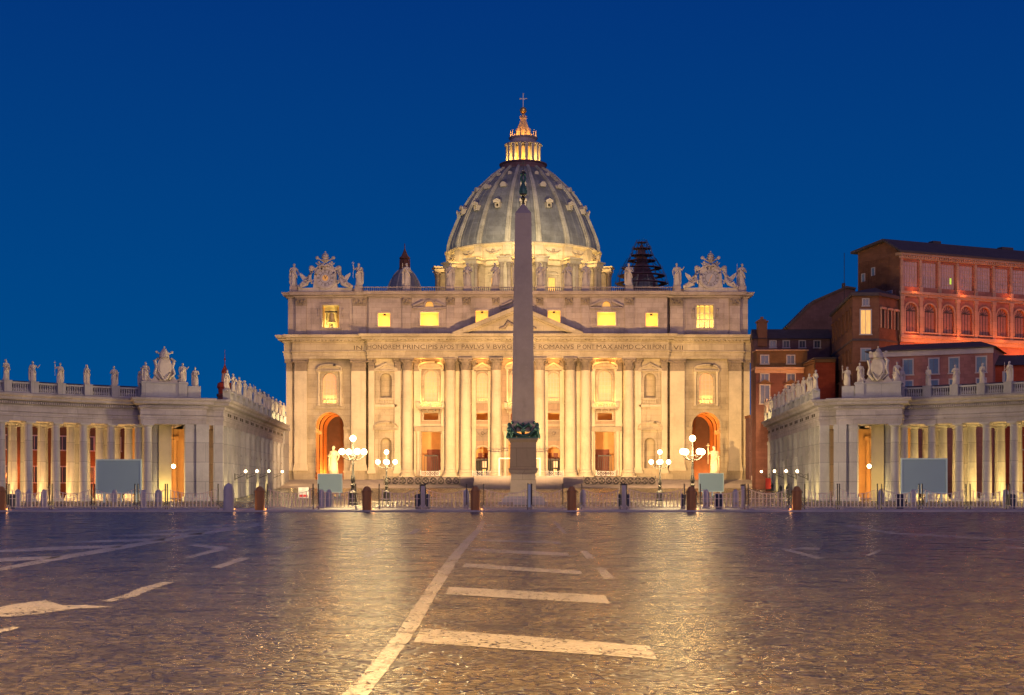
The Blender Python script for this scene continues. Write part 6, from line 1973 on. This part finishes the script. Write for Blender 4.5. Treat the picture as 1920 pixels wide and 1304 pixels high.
# ================================================================== things on the square
# brown granite bollards at the kerb
def bollard(label, px, group, mat='bollard', h=1.84, r=.36, D=114.2, name='bollard', round_=False, z=.12):
    x = (px - 981) / 2768 * D
    root = thing(name, label, 'bollard', (x, D, z), 0, group)
    if round_:
        m = MB().lathe([(r * 1.05, 0), (r * 1.05, .12), (r, .16), (r * .98, h * .72), (r * .86, h * .86), (r * .55, h * .96), (r * .1, h)], 0, 0, 18)
        m.build('post', M[mat], root, 50)
    else:
        m = MB().lathe([(r * 1.04, 0), (r * 1.04, h * .76), (r * 1.1, h * .78), (r * 1.1, h * .82), (r * .98, h * .83), (r * .6, h * .96), (r * .3, h)], 0, 0, 8, PI / 8, PI / 8 + 2 * PI)
        m.build('post', M[mat], root, 20)
        for t in (-1, 1):
            MB().tube([(t * r * .95, 0, h * .78), (t * r * 1.25, 0, h * .8), (t * r * 1.3, 0, h * .74), (t * r * 1.0, 0, h * .72)], .035, 6).build('chain_ring', M['iron'], root, 60)
    return root
for i, (px, lb) in enumerate(((2, 'brown granite bollard cut by the left edge of the view'), (487, 'brown granite bollard beside the tall pale round-headed post'), (688, 'brown granite bollard in front of the nearer left lamp'),
    (891, 'brown granite bollard just left of the obelisk'), (1072, 'brown granite bollard just right of the obelisk'), (1296, 'brown granite bollard in front of the nearer right lamp'), (1494, 'brown granite bollard farthest right on the kerb'))):
    bollard(lb, px, 'brown bollards along the kerb')
bollard('tall pale round-headed stone post near the left brown bollard', 428.5, None, 'marble', 2.1, .40, 113.8, 'stone_post', True)
for i, (px, D, lb) in enumerate(((603, 138, 'left of the nearer left lamp'), (617, 141, 'closest left of the nearer left lamp'), (874, 136, 'behind the bollard left of the obelisk'), (1093, 136, 'behind the bollard right of the obelisk'),
    (1324, 131, 'right of the nearer right lamp'), (1379, 131, 'below the small right screen'), (1651, 134, 'left of the big right screen'), (1712, 134, 'under the big right screen'), (1886, 134, 'at the right edge behind the fence'),
    (34, 131, 'at the left edge behind the fence'), (55, 133, 'second from the left edge behind the fence'), (83, 131, 'before the first left columns'), (270, 131, 'right of the big left screen'), (297, 134, 'below the left portico'), (215, 150, 'under the big left screen'))):
    bollard('pale marble post %s' % lb, px, 'pale marble posts behind the fence', 'marble', 1.75, .30, D, 'marble_post', True, 0)

def ground_light(px, label):
    x = (px - 981) / 2768 * 114.6
    root = thing('ground_light', label, 'ground light', (x, 114.6, .12), 0, 'small orange ground lights at the bollards')
    MB().lathe([(.09, 0), (.09, .05), (.07, .07)], 0, 0, 10).build('housing', M['iron'], root, 40)
    MB().lathe([(.06, .071), (.03, .085)], 0, 0, 10).build('lens', glow('orange_ground_glow', (1, .30, .06), 30), root, 40)
    point((x, 114.6, .35), 70, (1, .42, .14), .08)
for px, lb in ((13, 'at the bollard on the left edge'), (440, 'at the tall pale round-headed post'), (498, 'at the bollard beside the pale post'), (700, 'at the bollard before the nearer left lamp'), (903, 'at the bollard just left of the obelisk'), (1084, 'at the bollard just right of the obelisk'), (1308, 'at the bollard before the nearer right lamp'), (1482, 'at the bollard farthest right')):
    ground_light(px, 'tiny orange ground light ' + lb)
# fence panels with dipping top rail
FD = 119.0
fproto = {}
def fence(px0, px1, label):
    x0, x1 = (px0 - 981) / 2768 * FD, (px1 - 981) / 2768 * FD
    L = x1 - x0
    root = thing('fence_panel', label, 'fence panel', (x0, FD, .12), 0, 'steel fence panels along the pavement')
    n = max(5, int(L / .29))
    def top(u): t = 2 * u / L - 1; return 1.25 + .42 * (t * t if True else 0)
    bars = MB()
    for i in range(1, n):
        u = L * i / n; bars.box(u - .032, u + .032, -.025, .025, .16, top(u))
    bars.build('bars', M['ironwarm'], root, 0)
    rl = MB().tube([(L * i / 12, 0, top(L * i / 12)) for i in range(13)], .028, 5); rl.box(0, L, -.02, .02, .16, .21); rl.box(0, L, -.018, .018, .84, .88)
    rl.build('rail', M['ironwarm'], root, 50)
    for u in (.04, L - .04):
        q = MB().box(u - .045, u + .045, -.045, .045, 0, 1.98); q.ball((u, 0, 2.02), .06, 6, 4)
        q.build('post', M['iron'], root, 0)
        ft = MB().tube([(u, -.42, 0), (u, -.2, .3), (u, 0, .36), (u, .2, .3), (u, .42, 0)], .03, 5)
        ft.tube([(u - .18, -.3, 0), (u - .08, -.3, .22), (u + .08, -.3, .22), (u + .18, -.3, 0)], .028, 5)
        ft.build('foot', M['ironwarm'], root, 50)
edges = [(-62, 14), (16, 94), (97, 173), (177, 254), (258, 311), (313, 410), (500, 588), (596, 668), (710, 789), (797, 876), (906, 992), (996, 1056), (1090, 1165), (1174, 1284), (1312, 1398), (1402, 1480), (1508, 1571), (1573, 1646), (1652, 1724), (1728, 1812), (1818, 1888), (1892, 1980)]
fl = ['cut by the left edge', 'before the first left columns', 'before the second pair of left columns', 'below the left half of the big left screen', 'below the right side of the big left screen', 'below the left portico',
      'right of the left kerb bollard', 'below the small left screen', 'right of the bollard under the nearer left lamp', 'with dark bins at its left end, left of the obelisk', 'directly before the obelisk pedestal', 'just right of the obelisk pedestal',
      'right of the bollard beside the obelisk', 'before the farther right lamp', 'below the small right screen', 'left of the farthest right kerb bollard', 'right of the farthest right kerb bollard', 'below the right portico', 'below the left half of the big right screen',
      'below the right half of the big right screen', 'second from the right edge', 'cut by the right edge']
for (a, b_), l_ in zip(edges, fl): fence(a, b_, 'curved-top steel fence panel ' + l_)

# wooden cross-braced barriers on the square behind the fence
def xbar(px, D, label, L=2.3, rz=0):
    root = thing('wooden_barrier', label, 'barrier', ((px - 981) / 2768 * D, D, gz(D)), rz, 'cross-braced wooden crowd barriers')
    m = MB(); m.box(-L / 2, L / 2, -.04, .04, .52, .58); m.box(-L / 2, L / 2, -.04, .04, .04, .1)
    m.build('rail', M['wood'], root, 0)
    q = MB(); k_ = 5
    for i in range(k_):
        a, b_ = -L / 2 + L * i / k_, -L / 2 + L * (i + 1) / k_
        q.tube([(a, 0, .08), (b_, 0, .53)], .03, 4); q.tube([(b_, 0, .08), (a, 0, .53)], .03, 4)
    for i in range(0, k_ + 1, 5):
        a = -L / 2 + L * i / k_; q.box(a - .04, a + .04, -.03, .03, 0, .62)
    q.build('braces', M['wood'], root, 0)
for i in range(11):
    px = 1330 + i * 55
    D = 129 + (i % 3) * .5
    xbar(px, D, 'yellow wooden cross-braced barrier, number %d counting right from the small right screen' % (i + 1) if False else 'yellow wooden cross-braced barrier, %s in the row right of the nearer right lamp' % ['1st','2nd','3rd','4th','5th','6th','7th','8th','9th','10th','11th','12th','13th','14th','15th','16th','17th','18th','19th','20th','21st','22nd','23rd','24th','25th','26th','27th','28th'][i], 2.3)
for i in range(9):
    px = 20 + i * 55
    xbar(px, 131, 'yellow wooden cross-braced barrier, %s from the left edge before the left colonnade' % ['1st','2nd','3rd','4th','5th','6th','7th','8th','9th','10th','11th','12th','13th','14th','15th','16th','17th','18th','19th','20th'][i], 2.3)
for i in range(10):
    px = 712 + i * 56
    if 950 < px < 1015: continue
    xbar(px, 130, 'low wooden cross-braced barrier, %s counting from the farther left lamp past the obelisk' % ['1st','2nd','3rd','4th','5th','6th','7th','8th','9th','10th','11th','12th','13th','14th','15th','16th','17th','18th','19th','20th','21st'][i], 2.3)

# litter bins
for px, D, lb in ((21, 124, 'at the left edge behind the fence'), (783, 124, 'left of a pair behind the fence between lamp and obelisk'), (802, 124, 'right of a pair behind the fence between lamp and obelisk'), (1164, 124, 'left of a pair behind the fence right of the obelisk'),
                 (1176, 124, 'right of a pair behind the fence right of the obelisk'), (1281, 125, 'close behind the bollard under the nearer right lamp'), (1347, 124, 'below the small right screen'), (1687, 123.8, 'below the left corner of the big right screen'), (1896, 123.8, 'near the right edge behind the fence')):
    w_ = .62 if px not in (802, 1176, 1164, 1281, 783) else .38
    root = thing('litter_bin', 'dark navy litter bin %s' % lb, 'bin', ((px - 981) / 2768 * D, D, .12), 0, 'navy bins behind the fence')
    MB().lathe([(w_ * .52, 0), (w_ * .6, 1.05), (w_ * .62, 1.1)], 0, 0, 12).build('body', M['bin'], root, 30)
    MB().lathe([(w_ * .66, 1.1), (w_ * .66, 1.16), (w_ * .3, 1.24)], 0, 0, 12).build('lid', M['bin'], root, 30)
# grey pillars standing in the fence line
for px, w_, h_, lb in ((793, .5, 1.9, 'between the two bins left of the obelisk'), (1170, .36, 1.95, 'between the two bins right of the obelisk'), (1393, .3, 1.9, 'right of the small right screen')):
    root = thing('signal_post', 'slim grey post %s' % lb, 'post', ((px - 981) / 2768 * 121, 121, .12), 0, 'slim grey posts in the fence line')
    MB().box(-w_ / 2, w_ / 2, -.1, .1, 0, h_).build('post', M['marble'], root, 0)
    MB().box(-w_ / 2 - .04, w_ / 2 + .04, -.14, .14, h_, h_ + .12).build('cap', M['iron'], root, 0)
root = thing('sign_post', 'narrow grey panel on a post just right of the obelisk pedestal', 'post', ((992.5 - 981) / 2768 * 116, 116, .12))
MB().box(-.13, .13, -.04, .04, .2, 2.0).build('panel', M['screenf'], root, 0)
q = MB()
for t in (-.13, .13): q.box(t - .025, t + .025, -.06, .06, 0, 2.1)
q.build('post', M['iron'], root, 0)

# blank projection screens
def screen(px0, px1, py0, py1, D, label):
    x0, x1 = (px0 - 981) / 2768 * D, (px1 - 981) / 2768 * D
    z1 = EYE + (921 - py0) / 2768 * D; z0 = EYE + (921 - py1) / 2768 * D
    root = thing('projection_screen', label, 'screen', ((x0 + x1) / 2, D, gz(D)), 0, 'blank outdoor screens'); gg = gz(D)
    W_ = x1 - x0; z0 -= gg; z1 -= gg
    f = MB(); t = W_ * .03
    f.box(-W_ / 2, W_ / 2, -.15, .15, z1 - t, z1); f.box(-W_ / 2, W_ / 2, -.15, .15, z0, z0 + t); f.box(-W_ / 2, -W_ / 2 + t, -.15, .15, z0 + t, z1 - t); f.box(W_ / 2 - t, W_ / 2, -.15, .15, z0 + t, z1 - t)
    f.build('frame', M['screenf'], root, 0)
    MB().box(-W_ / 2 + t, W_ / 2 - t, -.02, .1, z0 + t, z1 - t).build('cloth', M['screen'], root, 0)
    for s in (-.32, .05, .38):
        MB().box(s * W_ - .12, s * W_ + .12, -.1, .14, 0, z0).build('leg', M['screenf'], root, 0)
        MB().tube([(s * W_, .15, z0 * .9 + .2), (s * W_, 1.6, .05)], .06, 5).build('strut', M['iron'], root, 0)
screen(180, 265.5, 861.5, 926.5, 205, 'big blank blue-grey screen in front of the left colonnade')
screen(1689, 1776, 859.5, 926, 205, 'big blank blue-grey screen in front of the right colonnade')
screen(595.5, 642, 888.5, 924, 268, 'small blank screen below the lit left saint statue')
screen(1310, 1357, 887.5, 922.5, 268, 'small blank screen below the lit right saint statue')
# notice board, red cabinet, people
nb_ = thing('notice_board', 'white notice board with a red strip left of the small left screen', 'sign', ((569 - 981) / 2768 * 240, 240, 0))
MB().box(-.85, .85, 0, .08, .5, 2.2).build('panel', M['white'], nb_, 0)
MB().box(-.7, .7, -.02, -.001, .62, 1.0).build('red_strip', M['red'], nb_, 0)
for t in (-1, 1): MB().box(t * .7 - .05, t * .7 + .05, .08, .16, 0, 2.2).build('leg', M['iron'], nb_, 0)
rb = thing('red_banner', 'upright red banner stand at the foot of the right corridor wing', 'banner', ((1440.5 - 981) / 2768 * 300, 300, gz(300)))
MB().box(-.55, .55, 0, .06, .35, 2.6).build('cloth', M['red'], rb, 0)
MB().box(-.6, .6, -.25, .3, 0, .35).build('base', M['iron'], rb, 0)
def person(px, D, label, h=1.72):
    root = thing('person', label, 'person', ((px - 981) / 2768 * D, D, gz(D)), random.Random(px).uniform(-1, 1), 'people by the right corridor wing')
    m = MB()
    m.add(*(lambda f: (f.v, f.f))(MB().tube([(0, 0, .86 * h), (0, 0, .80 * h), (0, .01, .70 * h), (0, 0, .55 * h), (0, 0, .46 * h)], [.045 * h, .10 * h, .105 * h, .085 * h, .095 * h], 12)))
    m.v = [(x * 1.25, y * .75, z) for x, y, z in m.v]
    m.ball((0, -.01, .925 * h), .062 * h, 10, 7, .82, .95, 1.2); m.ball((0, -.07 * h, .92 * h), .012 * h, 5, 4)
    for t in (-1, 1):
        m.tube([(t * .05 * h, 0, .50 * h), (t * .055 * h, -.01, .27 * h), (t * .06 * h, .01, .04 * h), (t * .065 * h, -.07 * h, .015 * h)], [.055 * h, .038 * h, .026 * h, .022 * h], 8)
        m.tube([(t * .115 * h, 0, .80 * h), (t * .135 * h, .01, .62 * h), (t * .12 * h, -.05 * h, .48 * h)], [.036 * h, .027 * h, .018 * h], 7)
    m.build('body', M['coat'], root, 60)
person(1448, 296, 'person in dark clothes standing beside the red banner stand')
person(1464, 280, 'person in dark clothes alone between the banner and the right corridor wall')
person(1476, 276, 'person in dark clothes nearest the right corridor wall')

# ================================================================== street lamps of the avenue behind the viewer, then a pair added for the middle ground
def unseen_lamp(x, y, p, label):
    root = thing('unseen_lamp', label, 'street lamp', (x, y, 0), 0, 'avenue lamps behind the viewer')
    MB().lathe([(.3, 0), (.3, .6), (.12, .8), (.08, 12.9), (.2, 13)], 0, 0, 12).build('pole', M['iron'], root, 40)
    MB().lathe([(.1, 13.7), (.42, 13.6), (.45, 13.5)], 0, 0, 14).build('lamp_shade', M['iron'], root, 40)
    MB().ball((0, 0, 13.32), .16, 10, 6).build('bulb', M['globe2'], root, 60)
    spot((x, y, 13.0), (x, y + .01, 0), p, (1.0, .55, .15), 164, .35, .25)
unseen_lamp(-13, 3, 92000, 'avenue lamp on the left behind the viewer')
unseen_lamp(13, 3, 92000, 'avenue lamp on the right behind the viewer')
unseen_lamp(-31, 60, 8000, 'unseen lamp added on the far left to brighten the middle ground')  # added fill pair outside the view, brightening the far markings
unseen_lamp(31, 60, 8000, 'unseen lamp added on the far right to brighten the middle ground')
